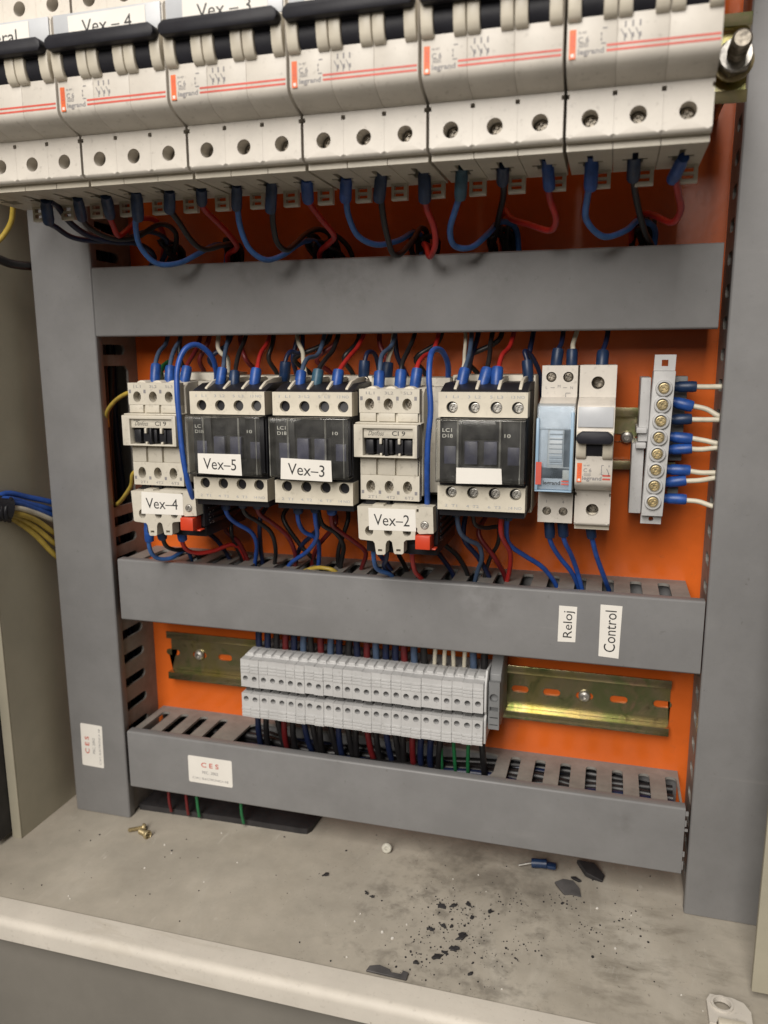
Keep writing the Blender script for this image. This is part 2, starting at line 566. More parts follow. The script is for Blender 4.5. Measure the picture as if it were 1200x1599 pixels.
def duct_horizontal(label, x0, x1, zt, slots_top, slots_bot, hole_top=None, wx1=None, ragged=None):
    H = 40.5
    r = thing('wiring_duct', label, 'wiring duct', (x0, 0, zt - H), DU)
    W = x1 - x0
    wx = (wx1 - x0) if wx1 else W
    c = M()
    prof = [(-45, 0.8), (-45, H - 0.8), (-44.2, H), (-38.5, H), (-38.5, H - 1.2), (-43.6, H - 1.2), (-43.6, 1.2), (-38.5, 1.2), (-38.5, 0), (-44.2, 0)]
    c.prism(prof, 0, W)
    build('cover', c, 'duct', r, bevel=0.3)
    if ragged:
        q = M()
        for (za, zb, d) in ragged:
            q.box(W + 0.05, W + d, -44.6, -43.9, za, zb)
        build('torn_edge', q, 'duct', r)
    build('base', M().box(0.5, wx, -1.6, -0.1, 1.4, H - 1.4), 'duct', r)
    hs = [slot_xy(s - x0) for s in slots_top]
    if hole_top:
        hs.append([(a - x0, b) for a, b in hole_top])
    build('slotted_wall', M().plate(rect(0.5, wx, -41.5, -1.7), hs, H - 3.0, H - 1.4, 'z'), 'dust', r)
    build('slotted_wall', M().plate(rect(0.5, wx, -41.5, -1.7), [slot_xy(s - x0) for s in slots_bot], 1.4, 3.0, 'z'), 'dust', r)
    return r

S2 = [333.4 - 15.15 * k for k in range(22)]
S3 = [344.5 - 15.2 * k for k in range(7)] + [22 + 15.2 * k for k in range(0, 4)]
S3 = [s for s in S3 if s < 64 or s > 248] + [7.5]
d1 = duct_horizontal('grey duct cover running across the panel just under the upper breakers', -3.6, 348.6, 0.0, S2, S2)
d2 = duct_horizontal('grey duct carrying the two upright white paper labels', 0.3, 352.3, -179.5, S2, S2, wx1=346)
d0 = duct_horizontal('unseen grey duct added above the upper breakers to shade the panel', -3.6, 348.6, 156.5, S2, S2)
d0.location.y = -0.051  # out of view, added to keep lamp light off the panel behind the breakers
d0['label'] = 'unseen grey duct added on the raised level above the upper breakers to shade the panel'
hole = [(72, -37), (73, -12), (78, -7), (110, -6.5), (150, -7), (200, -6.5), (236, -7.5), (242, -9), (242, -30), (240, -37)]
d3 = duct_horizontal('lowest grey duct with the white sticker and a broken open top', -1.6, 350.2, -298.4, S3, [15.2 * k + 10 for k in range(22)], hole_top=hole, wx1=349,
                     ragged=[(36, 38.5, 1.6), (29.5, 33, 0.9), (26.5, 28, 1.8), (11, 14, 1.0), (3, 8, 0.6)])

def sticker(parent, cx, cz, w, h, y=-45.12, skew=0.0, rot=0.0):
    m = M()
    rr = 1.0
    pts = []
    for (sx, sz, a0) in ((1, -1, -90), (1, 1, 0), (-1, 1, 90), (-1, -1, 180)):
        for k in range(4):
            a = math.radians(a0 + k * 30)
            pts.append((sx * (w / 2 - rr) + rr * math.cos(a), sz * (h / 2 - rr) + rr * math.sin(a)))
    ca, sa = math.cos(rot), math.sin(rot)
    pts = [(cx + a * ca - b * sa, cz + a * sa + b * ca) for a, b in pts]
    m.prism(pts, y, y + 0.1, 'y')
    return build('sticker', m, 'paper', parent)

def ces_sticker(parent, cx, cz, w, h, rot):
    st = sticker(parent, cx, cz, w, h, rot=rot)
    ca, sa = math.cos(rot), math.sin(rot)
    def at(a, b):
        return cx + a * ca - b * sa, cz + a * sa + b * ca
    m = M()
    x, z = at(0, 3.9)
    m.text('C E S', x, -45.2, z, 3.3, 12.6, rot, bold=0.014)
    build('logo', m, 'redink', st, flat=True)
    m = M()
    x, z = at(0, -1.4)
    m.text('PEC. 2002', x, -45.2, z, 2.0, 11.5, rot)
    x, z = at(0, -6.0)
    m.text('C.W.I. ELECTRONICA AB', x, -45.2, z, 1.5, 26, rot)
    build('printed_text', m, 'greyink', st, flat=True)
X2, Z2 = 0.3, -220.0
def paper_word(parent, txt, cx, cz, w, h, rot, th, tw, y=-45.12):
    m = M()
    ca, sa = math.cos(rot), math.sin(rot)
    rl = random.Random(txt + str(cx))
    pts = [(cx + a * ca - b * sa, cz + a * sa + b * ca) for a, b in [(a + rl.uniform(-.5, .5), b + rl.uniform(-.35, .35)) for a, b in rect(-w / 2, w / 2, -h / 2, h / 2)]]
    m.prism(pts, y, y + 0.1, 'y')
    p = build('paper_label', m, 'paper', parent)
    if txt:
        k = M()
        k.text(txt, cx, y - 0.06, cz, th, tw, rot)
        build('printed_text', k, 'ink', p, flat=True)
    return p
paper_word(d2, 'Reloj', 282.6 - X2, -198 - Z2, 20.4, 9.4, math.radians(90.5), 5.0, 15.2)
paper_word(d2, 'Control', 305.2 - X2, -200 - Z2, 29.8, 11.0, math.radians(90), 6.2, 23.5)
ces_sticker(d3, 59.2 + 1.6, -318.6 + 338.9, 31.6, 18.8, 0.0)

def duct_vertical(label, x0, x1, inner, slots, big=(), zb=-362.6, zt=330):
    r = thing('wiring_duct', label, 'wiring duct', (x0, 0, zb), DU)
    W = x1 - x0
    prof = [(0.8, -45), (W - 0.8, -45), (W, -44.2), (W, -38.5), (W - 1.2, -38.5), (W - 1.2, -43.6), (1.2, -43.6), (1.2, -38.5), (0, -38.5), (0, -44.2)]
    build('cover', M().prism(prof, 0, zt - zb, 'z'), 'duct', r, bevel=0.3)
    build('base', M().box(1.4, W - 1.4, -1.6, -0.1, 1, zt - zb), 'duct', r)
    hs = []
    for zc in slots:
        hs.append([(a, b - zb) for a, b in slot(-37.5, -13.4, zc - 3.2, zc + 3.2, ends='high')])
    for (za, zz) in big:
        hs.append([(-38, za - zb), (-14, za - zb), (-11, za + 3 - zb), (-11, zz - 3 - zb), (-14, zz - zb), (-38, zz - zb)])
    xa, xb = (W - 3.0, W - 1.4) if inner == 'right' else (1.4, 3.0)
    build('slotted_wall', M().plate(rect(-41.5, -1.7, 1, zt - zb), hs, xa, xb, 'x'), 'dust', r)
    xa, xb = (1.4, 3.0) if inner == 'right' else (W - 3.0, W - 1.4)
    build('slotted_wall', M().plate(rect(-41.5, -1.7, 1, zt - zb), hs, xa, xb, 'x'), 'dust', r)
    return r
SL = [-234.6 - 16.9 * k for k in range(7)] + [-217.7, -200.8, -184, -170.5, -157.5] + [-48, 8.5, 25, 42, 59, 76]
dl = duct_vertical('upright grey duct on the left with the small turned sticker', -46.5, -4.0, 'right', SL, [(-148, -58)])
SR = [-53 - 15.6 * k for k in range(20)] + [-37, -21, -5, 11, 27, 43, 59, 75]
dr = duct_vertical('upright grey duct on the right beside the pale flange', 353.0, 395.5, 'left', SR)
ces_sticker(dl, -29.6 + 46.5, -312.6 + 362.6, 31.0, 17.0, math.radians(88.5))

# ------------------------------------------------------------------ DIN rails
def rail(label, x0, x1, zc, yf, slots, screws=(), name='mounting_rail'):
    r = thing(name, label, 'mounting rail', (x0, yf, zc), 'yellow zinc plated mounting rails')
    W = x1 - x0
    f = M()
    prof = [(0, 17.5), (0.0, 12.6), (6.2, 12.6), (6.2, 11.6), (1.1, 11.6), (1.1, 17.5)]
    # y is measured from the flange face back to the plate: top and bottom hat brims
    up = [(0, 12.4), (0, 17.5), (1.0, 17.5), (1.0, 13.4), (7.2, 13.4), (7.2, 12.4)]
    f.prism(up, 0, W)
    f.prism([(y, -z) for y, z in up], 0, W)
    build_each('brim', f, 'rail', r, bevel=0.25)
    hs = [slot(s - x0 - 5.2, s - x0 + 5.2, -2.2, 2.2) for s in slots]
    build('web', M().plate(rect(0, W, -12.35, 12.35), hs, 6.2, 7.2, 'y'), 'rail', r)
    for s in screws:
        k = build('rail_screw', M().lathe((s - x0, 6.1, 0.3), (0, -1, 0), [(3.6, 0), (3.6, 0.9), (2.9, 2.2), (1.5, 2.7), (1.4, 1.6), (0.1, 1.6)], 14), 'steel', r)
    return r
rail('raised yellow zinc rail behind the upper breakers with the long stud', -60, 349, 69.5, -82, [340.5], name='mounting_rail')
rail('yellow zinc rail behind the contactors and the white terminal bar', 30, 336, -99.0, -7.5, [302, 319, 335], [309.4])
rail('lowest yellow zinc rail carrying the row of grey terminal blocks', 9, 342, -257.5, -7.5, [10, 31, 50.6, 69.5, 253.6, 273.0, 292.7, 312.8, 338], [31.1, 292.7])

t = thing('threaded_stud', 'thick steel stud with nut holding the raised rail at right', 'stud bolt', (342.5, -82, 68))
m = M()
m.cyl((0, 84, 0), (0, -1, 0), 3.5, 110, 18)
m.lathe((0, -12, 0), (0, -1, 0), [(3.9, 0)] + [(3.9 if i % 2 else 3.45, 0.55 * i) for i in range(1, 26)] + [(3.3, 14.8), (3.0, 15.2)], 18)
build('stud', m, 'dsteel', t)
m = M()
m.prism([(7.2 * math.cos(math.pi / 3 * i + .3), 7.2 * math.sin(math.pi / 3 * i + .3)) for i in range(6)], -8.6, -2.0, 'y')
build('hex_nut', m, 'dsteel', t, bevel=0.5)
build('washer', M().lathe((0, -0.2, 0), (0, -1, 0), [(8.2, 0), (8.2, 1.5), (4.0, 1.55)], 22), 'brass', t, bevel=0.2)
build('flange_ring', M().lathe((0, -8.7, 0), (0, -1, 0), [(6.8, 0), (6.3, 1.0), (4.2, 1.0)], 22), 'steel', t)

# ------------------------------------------------------------------ screws
def screw_head(c, r, d=(0, -1, 0), h=1.0, cross=True):
    """a pan head with cut cross slots, axis along d; returns the mesh builder"""
    m = M()
    m.lathe(c, d, [(r, 0), (r, h * .75), (r * .9, h * 1.1), (r * .76, h * 1.2), (r * .72, h * 1.1), (r * .70, h * .12), (0.05, h * .1)], 16)
    d = Vector(d).normalized()
    u = d.orthogonal().normalized()
    v = d.cross(u)
    C = Vector(c)
    # four raised quadrants leave a cross recess
    for k in range(4):
        a = math.pi / 4 + k * math.pi / 2 + 0.3
        dirv = u * math.cos(a) + v * math.sin(a)
        per = d.cross(dirv)
        p = C + dirv * r * .47
        e = r * .215
        vs = []
        for hh in (h * .12, h * 1.12):
            for (i, j) in ((-1, -1), (1, -1), (1, 1), (-1, 1)):
                vs.append(p + dirv * (i * e) + per * (j * e) + d * hh)
        m.add(vs, [(0, 3, 2, 1), (4, 5, 6, 7), (0, 1, 5, 4), (1, 2, 6, 5), (2, 3, 7, 6), (3, 0, 4, 7)])
    return m

# ------------------------------------------------------------------ modular breaker pole
BODY = [(-6, -36), (-42, -36), (-42, -22.9), (-53.8, -22.9), (-58, -21.9), (-62.5, -20.5), (-65.8, -18.9), (-67.4, -17.4), (-68, -15.6), (-68, 20.2), (-66.8, 22.2), (-64, 23.2), (-53.8, 25.5), (-42, 25.5), (-42, 36), (-6, 36)]
def pole_meshes(x0, x1, zs=1.0, bot=-42.0):
    xm = (x0 + x1) / 2
    a = M().prism([(y, z * zs) for y, z in BODY], x0, x1)
    # terminal faces with a real screw hole, notched at the pole joint
    zt = -22.95 * zs
    fb = [(x0, bot), (x1, bot), (x1, zt - 3.0), (x1 - .85, zt - 3.0), (x1 - .85, zt - 1.3), (x1, zt - 1.3), (x1, zt), (x0, zt), (x0, zt - 1.3), (x0 + .85, zt - 1.3), (x0 + .85, zt - 3.0), (x0, zt - 3.0)]
    ft = [(x0, 25.55 * zs), (x1, 25.55 * zs), (x1, -bot), (x0, -bot)]
    b = M()
    b.plate(fb, [circ(xm, -33.4 * zs, 3.2, 18)], -53.8, -42.05)
    b.plate(ft, [circ(xm, 33 * zs, 3.2, 18)], -53.8, -42.05)
    # underside block with the cable entry
    c = M()
    e = [(xm - 1.2, -40), (xm + 1.2, -40), (xm + 1.2, -30), (xm + 5, -30), (xm + 5, -27.4), (xm + 3.2, -27.4), (xm + 3.2, -22), (xm - 3.2, -22), (xm - 3.2, -27.4), (xm - 5, -27.4), (xm - 5, -30), (xm - 1.2, -30)]
    c.plate(rect(x0 + .12, x1 - .12, -49.0, -7), [e], bot - 2.8, bot + 5.8, 'z')
    c.box(x0 + .5, x1 - .5, -41.5, -7, 36 * zs + .1, -bot)
    return a, b, c, xm

def guard(m, xa, xb, zs, zt):
    m.prism([(-67.5, -4.6 * zs), (-69.0, -4.4 * zs), (-70.4, -3.0 * zs), (-71.3, -0.5 * zs), (-71.9, 3.5 * zs), (-71.6, zt + 1.0), (-70.0, zt + 2.2), (-67.5, zt + 2.6)], xa, xb)

def raise_print(m, dz=2.2):
    m.v = [(a, b, c + dz) for a, b, c in m.v]

def build_face(b, h):
    for o in build_each('terminal_face', b, 'breaker', h, sharp=30):
        # round the long lower front edge
        me = o.data
        bm = bmesh.new()
        bm.from_mesh(me)
        zmin = min(v.co.z for v in bm.verts)
        ymin = min(v.co.y for v in bm.verts)
        if zmin < 0:
            es = [e for e in bm.edges if all(abs(v.co.z - zmin) < 1e-6 and abs(v.co.y - ymin) < 1e-6 for v in e.verts)]
            bmesh.ops.bevel(bm, geom=es, offset=1.5 * MM, segments=4, profile=0.5, affect='EDGES')
        bm.to_mesh(me)
        bm.free()
        me.set_sharp_from_angle(angle=math.radians(30))

def make_breaker(npole, label, cat, zs, bot, ztog, loc, clips=True):
    r = thing('circuit_breaker', label, cat, loc)
    pw = 17.72
    W = pw * npole
    for k in range(npole):
        x0, x1 = k * pw + .03, (k + 1) * pw - .03
        a, b, c, xm = pole_meshes(x0, x1, zs, bot)
        h = build('pole_housing', a, 'breaker', r, bevel=0.18)
        build_face(b, h)
        build_each('cable_entry', c, 'guard', h, sharp=30)
        g = M()
        guard(g, x0 + .2, x0 + 5.0, zs, ztog)
        guard(g, x1 - 5.0, x1 - .2, zs, ztog)
        build_each('toggle_guard', g, 'guard', h, bevel=0.5)
        for s in (-1, 1):
            build('terminal_screw', screw_head((xm + .3, -45.5, s * 33.2 * zs), 2.75), 'dsteel', h)
        if clips:
            q = M()
            q.plate(rect(xm + 0.6, xm + 8.2, bot - 10.0, bot - 2.0), [rect(xm + 1.9, xm + 6.6, bot - 8.4, bot - 6.6), rect(xm + 1.9, xm + 6.6, bot - 5.6, bot - 3.6)], -12.5, -9.5)
            build('rail_clip', q, 'guard', h)
    m = M()
    for k in range(npole):
        xm = (k + .5) * pw
        m.cyl((xm - 3.7, -62, 2.5), (1, 0, 0), 8.2, 7.4, 20)
        m.prism([(-66, ztog - 4), (-66, ztog + 2), (-71.5, ztog + 2), (-71.5, ztog - 3.4)], xm - 3.65, xm + 3.65)
    rt = build('toggle_rotor', m, 'toggle', r)
    zz = ztog
    m = M()
    ex = 0.3
    outl = [(ex, zz - 1.0), (ex + 1.0, zz - 2.9), (W - ex - 1.0, zz - 2.9), (W - ex, zz - 1.0), (W - ex, zz + 1.2), (W - ex - 2.6, zz + 3.0), (ex + 2.6, zz + 3.0), (ex, zz + 1.2)]
    m.prism(outl, -76.2, -70.2, 'y')
    tb = build('toggle_bar', m, 'toggle', r, bevel=1.1)
    # label window
    m = M()
    m.box(0.6, W - .6, -68.9, -67.9, 11.5 * zs, 21.6 * zs)
    wn = build('label_window', m, 'window', r, bevel=0.25)
    # print
    y = -68.08
    m = M()
    if npole > 1:
        m.quad(14.2, W - .5, y, -17.3, -16.5)
        m.quad(14.2, W - .5, y, -15.6, -14.8)
    else:
        m.quad(13.2, W - .8, y, -17.4 * zs, -16.5 * zs)
        m.quad(13.2, W - .8, y, -15.6 * zs, -14.7 * zs)
    raise_print(m)
    build('red_stripe', m, 'redink', r, flat=True)
    m = M()
    m.quad(1.0, 3.3, y, -18.8 * zs, -9.0 * zs)
    raise_print(m)
    op = build('red_label_bar', m, 'orangeink', r, flat=True)
    m = M()
    m.quad(1.55, 2.75, y - .04, -18.2 * zs, -17.0 * zs)
    raise_print(m)
    build('white_mark', m, 'whitebox', op, flat=True)
    m = M()
    m.text('LEXIC', 2.15, y - .04, -12.8 * zs, 1.35, 5.4, math.pi / 2, bold=0.01)
    raise_print(m)
    build('bar_lettering', m, 'redink', op, flat=True)
    m = M()
    m.text('legrand', 8.7 if npole > 1 else 8.2, y, -16.6 * zs, 1.9, 9.2, bold=0.022)
    m.text('C 6', 6.0, y, -12.6 * zs, 1.9, 3.8, bold=0.012)
    m.text('06 407', 5.6, y, -10.2 * zs, 0.8, 3.0)
    for (za, zb) in ((-13.8, -13.9), (-15.0, -15.1)):
        m.quad(4.4, 7.6, y, za - .05, za + .08)
    for xx in (4.4, 7.5):
        m.quad(xx, xx + .13, y, -15.0, -13.8)
    m.text('6000', 6.0, y, -14.4, 0.75, 2.6)
    if npole > 1:
        m.quad(12.0, 12.5, y, -11.6, -10.9)
        m.quad(12.0, 12.5, y, -13.5, -12.8)
        m.quad(12.18, 12.32, y, -13.5, -10.9)
        m.quad(12.6, 14.2, y, -9.6, -9.2)
        m.quad(12.2, 13.9, y, -14.6, -14.2)
        for k in range(3):
            xx = 19.6 + 2.5 * k
            m.quad(xx + .6, xx + 1.2, y, -9.9, -7.9)
            m.line((xx - .6, -10.4), (xx + .9, -13.2), y, .35)
            m.quad(xx + .7, xx + 1.4, y, -13.4, -11.9)
            m.quad(xx + .5, xx + .9, y, -14.4, -13.2)
    else:
        m.line((12.6, -9.6), (12.6, -14.2), y, .3)
        m.line((12.6, -9.6), (13.6, -9.6), y, .3)
        m.line((12.6, -14.2), (13.6, -14.2), y, .3)
        m.line((15.0, -11.2), (16.2, -13.6), y, .35)
        m.quad(15.9, 16.3, y, -10.4, -9.4)
        m.quad(15.9, 16.3, y, -14.6, -13.4)
    raise_print(m)
    build('printed_marking', m, 'greyink', r, flat=True)
    return r

RZ = 69.5
BG = 'multi pole breakers on the raised rail'
XC = [304.6 - 54.4 * k for k in range(6)]
HB = 17.72 * 1.5
BL = ['cream three pole breaker at the right end of the raised row beside the steel stud',
      'cream three pole breaker next left of the right end one in the raised row',
      'cream three pole breaker third from the right end of the raised row',
      'cream three pole breaker whose cropped label reads Vex - 3 behind its toggle',
      'cream three pole breaker with the paper label Vex - 4 behind its toggle',
      'cream four pole breaker with the cropped General label at the left end of the row']
b1 = make_breaker(3, BL[0], 'circuit breaker', 1.0, -41.0, 8.6, (XC[0] - HB, -82, RZ))
b1['group'] = BG
brs = [b1] + [dup(b1, (XC[k] - HB, -82, RZ), BL[k], BG) for k in range(1, 5)]
b6 = make_breaker(4, BL[5], 'circuit breaker', 1.0, -41.0, 8.6, (XC[5] - HB - 17.72, -82, RZ))
b6['group'] = BG
brs.append(b6)
for k, txt, tw, cx in ((3, 'Vex – 3', 24, 27), (4, 'Vex – 4', 24, 27), (5, 'General', 26, 41)):
    paper_word(brs[k], txt, cx, 15.6, 38, 10.0, 0.0, 5.6, tw, y=-69.1)
for k in (0, 1, 2):
    paper_word(brs[k], '', 26.6, 15.6, 38, 10.0, 0.0, 5.6, 20, y=-69.1)

mb = make_breaker(1, 'single narrow cream breaker with black toggle beside the small timer', 'circuit breaker', 0.965, -40.5, 6.4, (284.3, -7.5, -98.3), clips=False)

# ------------------------------------------------------------------ time switch
t = thing('time_switch', 'narrow timer module with a bluish clear cover left of the single breaker', 'timer', (265.6, -7.5, -98.3))
zs, bot, W = 0.965, -40.3, 17.6
m = M().prism([(y if y > -60 else y + 3, z * zs) for y, z in BODY], 0, W)
h = build('housing', m, 'breaker', t, bevel=0.35)
b = M()
b.plate(rect(0, W, bot, -24.6), [circ(4.6, -34.3, 2.3, 16), circ(13.0, -34.3, 2.3, 16)], -51, -42.05)
b.plate(rect(0, W, 24.6, -bot), [circ(4.6, 34.6, 2.6, 16), circ(13.0, 34.6, 2.6, 16)], -51, -42.05)
b.box(.1, W - .1, -45, -7, bot, bot + 5.7)
b.box(.1, W - .1, -45, -7, -bot - 5.5, -bot)
build_each('terminal_face', b, 'breaker', t, sharp=30)
for xx in (4.6, 13.0):
    for zq in (-34.3, 34.6):
        build('terminal_screw', screw_head((xx, -48.5, zq), 2.1), 'dsteel', t)
m = M()
m.box(0.5, W - .5, -66, -62.6, 9.5, 21.0)
build('blank_plate', m, 'dial', t, bevel=0.3)
m = M()
m.box(0.5, 5.0, -65.5, -62.6, -9.5, 9.3)
m.box(12.6, W - .5, -65, -62.6, -9.5, 9.3)
m.box(0.5, W - .5, -65, -62.6, -21.0, -9.6)
build_each('inner_frame', m, 'dial', t, bevel=0.2)
m = M()
for k in range(44):
    a = k * 2 * math.pi / 44
    if math.cos(a - math.pi) < 0.55:
        continue
    m.prism([(-50.5 + 17.2 * math.cos(a + d) * (1 if q else .95), 1.0 + 17.2 * math.sin(a + d) * (1 if q else .95)) for d, q in ((-.072, 0), (-.045, 1), (.045, 1), (.072, 0))] + [(-50.5, 1.0)], 6.0, 12.2)
build('segment_dial', m, 'dial', t)
m = M()
m.box(12.7, 16.2, -66.9, -65.1, -15.5, -10.5)
build('pointer_lever', m, 'guard', t, bevel=0.4)
m = M()
prof = [(-51.3, -22.5), (-67, -21.5), (-68.1, -20), (-68.1, 20.3), (-67, 21.8), (-51.3, 22.5), (-51.3, 21.4), (-66.5, 20.6), (-67.1, 19.6), (-67.1, -19.2), (-66.5, -20.4), (-51.3, -21.4)]
m.prism(prof, -0.3, W + .1)
build('clear_cover', m, 'blueclear', t)
m = M()
m.box(-0.6, 0.9, -68.5, -53.5, -20.5, 15)
m.box(W - 1.6, W - .1, -68.5, -53.5, -20.5, 18)
m.box(-0.6, W - .1, -68.5, -64, -21.4, -20.6)
build_each('cover_edge', m, 'timerblue', t, bevel=0.3)
m = M()
m.quad(-0.2, 2.6, -68.75, -17.8, -6.5)
rb = build('red_label_bar', m, 'redink', t, flat=True)
m = M()
m.quad(.9, 2.0, -68.65, -17.2, -16.2)
build('white_mark', m, 'whitebox', rb, flat=True)
m = M()
m.quad(12.4, 16.0, -68.6, -17.6, -16.9)
m.quad(12.4, 16.0, -68.6, -16.2, -15.5)
build('red_stripe', m, 'redink', t, flat=True)
m = M()
m.text('legrand', 7.7, -68.6, -16.7, 1.9, 8.4, bold=0.02)
build('brand_lettering', m, 'ink', t, flat=True)
m = M()
m.text('L', 2.4, -51.08, 29.3, 1.4)
m.text('N', 14.8, -51.08, 29.3, 1.4)
m.line((4.4, 29.3), (6.4, 29.3), -51.08, .25)
m.line((10.6, 29.3), (12.6, 29.3), -51.08, .25)
m.text('M', 8.6, -51.08, 30.0, 1.5)
m.line((12.0, 26.6), (14.4, 26.6), -51.08, .3)
m.line((12.0, 26.6), (12.0, 23.6), -51.08, .3)
m.line((12.0, 23.9), (13.8, 23.9), -51.08, .3)
m.text('1', 4.4, -51.08, -29.2, 1.6)
m.text('4', 12.8, -51.08, -29.2, 1.6)
build('printed_marking', m, 'greyink', t, flat=True)
m = M()
m.text('AT', 8.4, -65.1, -11.8, 1.7)
m.text('1  O', 8.4, -65.1, -14.2, 1.4)
build('dial_lettering', m, 'ink', t, flat=True)

# ------------------------------------------------------------------ four pole contactors with clear covers
CG = 'contactors with clear dust covers'
def make_contactor(label, loc, tight):
    r = thing('contactor', label, 'contactor', loc, CG)
    W = 44.4
    build('rear_base', M().box(0, W, -43, -8, -36.5, 37.6), 'lcream', r, bevel=0.6)
    m = M()
    m.box(0.4, W - .4, -77.4, -43.1, -33.2, 30.2)
    prof = [(-43.1, 30.3), (-43.1, 34.5), (-66, 34.0), (-74, 31.5), (-77.2, 30.3)]
    m.prism(prof, 0.4, W - .4)
    build('black_body', m, 'black', r, bevel=0.3)
    m = M()
    for x in (7.5, 18.4, 29.4, 40.0):
        m.prism([(-44, 34.6), (-44, 37.2), (-58, 36.8), (-68, 35.2), (-75, 31.8), (-75, 30.5), (-44, 34.0)], x - .75, x + .75)
    build_each('terminal_barrier', m, 'lcream', r, bevel=0.2)
    for x in (3.6, W - 4.0):
        m = M().cyl((x, -43.2, 34.6), (0, -1, 0), 3.0, 3.2, 16)
        build('coil_terminal_screw', screw_head((x, -43.1, 34.8), 2.6, h=1.4), 'steel' if tight else 'dsteel', r)
    xs = (7.0, 18.1, 29.1, 39.6)
    for (za, zb, zh) in ((17.6, 29.9, 22.0), (-29.6, -17.4, -20.9)):
        st = build('terminal_strip', M().plate(rect(0, W, za, zb), [circ(x, zh + 0.4, 2.95, 18) for x in xs], -80, -70), 'lcream', r, sharp=30)
        for x in xs:
            y = -77.6 if tight else -72.0
            build('terminal_screw', screw_head((x + (.5 if tight else .8), y, zh + .3), 2.45, h=1.1), 'steel' if tight else 'dsteel', st)
    m = M()
    for i, s in enumerate(('1  L1', '3  L2', '5  L3', '13 NO')):
        m.text(s, xs[i], -80.06, 27.6, 1.45, 6.4)
    for i, s in enumerate(('2  T1', '4  T2', '6  T3', '14 NO')):
        m.text(s, xs[i], -80.06, -27.4, 1.45, 6.4)
    build('printed_marking', m, 'blueink', r, flat=True)
    # interior behind the dust cover
    m = M()
    m.box(0.9, 12.0, -79.6, -77.5, -13.8, 16.5)
    m.box(32.4, W - 1.0, -79.6, -77.5, -13.8, 16.5)
    m.box(12.1, 32.3, -78.6, -77.5, 6.5, 16.5)
    m.box(12.1, 32.3, -78.2, -77.5, -13.8, -7.0)
    build_each('inner_panel', m, 'black', r, bevel=0.3)
    m = M()
    for x in (13.6, 23.4):
        m.box(x, x + 6.6, -80.6, -77.5, -6.0, 5.6)
    m.box(3.2, 9.2, -80.2, -79.7, -6.0, 3.0)
    m.box(35.2, 41.0, -80.2, -79.7, -6.0, 3.0)
    build_each('contact_carrier', m, 'navy', r, bevel=0.4)
    m = M()
    m.text('LC1', 4.6, -79.72, 11.0, 1.9, 4.8)
    m.text('D18', 4.8, -79.72, 8.1, 1.9, 5.2)
    m.text('10', 34.9, -79.72, 8.6, 1.8, 3.0)
    build('white_lettering', m, 'whiteink', r, flat=True)
    m = M()
    m.prism([(-77.6, -14.8), (-86.4, -14.8), (-87, -14.2), (-87, 16.6), (-86.4, 17.2), (-77.6, 17.2), (-77.6, 16.4), (-86.1, 16.4), (-86.1, -14.0), (-77.6, -14.0)], 0.2, W - .2)
    cv = build('dust_cover', m, 'clear', r, bevel=0.3)
    m = M()
    for x in (11.0, 31.8):
        m.box(x, x + 0.9, -87.8, -87.05, -14.0, 16.4)
    m.box(W - 2.6, W - 2.1, -87.4, -87.05, -14.0, 16.4)
    m.box(0.6, 1.1, -87.4, -87.05, -14.0, 16.4)
    build_each('cover_rib', m, 'ribclear', cv)
    return r
ca = make_contactor('clear covered contactor with the paper label Vex-5', (77.6, 0, -101.2), False)
cb = dup(ca, (126.6, 0, -101.2), 'clear covered contactor with the paper label Vex-3')
cc = make_contactor('clear covered contactor with a blank paper label left of the timer', (216.6, 0, -100.6), True)
paper_word(ca, 'Vex–5', 20.6, -8.5, 25.4, 11.0, math.radians(-1.0), 6.3, 19.5, y=-87.95)
paper_word(cb, 'Vex–3', 21.4, -10.0, 28.2, 11.2, math.radians(-2.2), 6.3, 20.5, y=-87.95)
paper_word(cc, '', 22.3, -10.6, 22.2, 8.2, 0.0, 5, 18, y=-87.95)

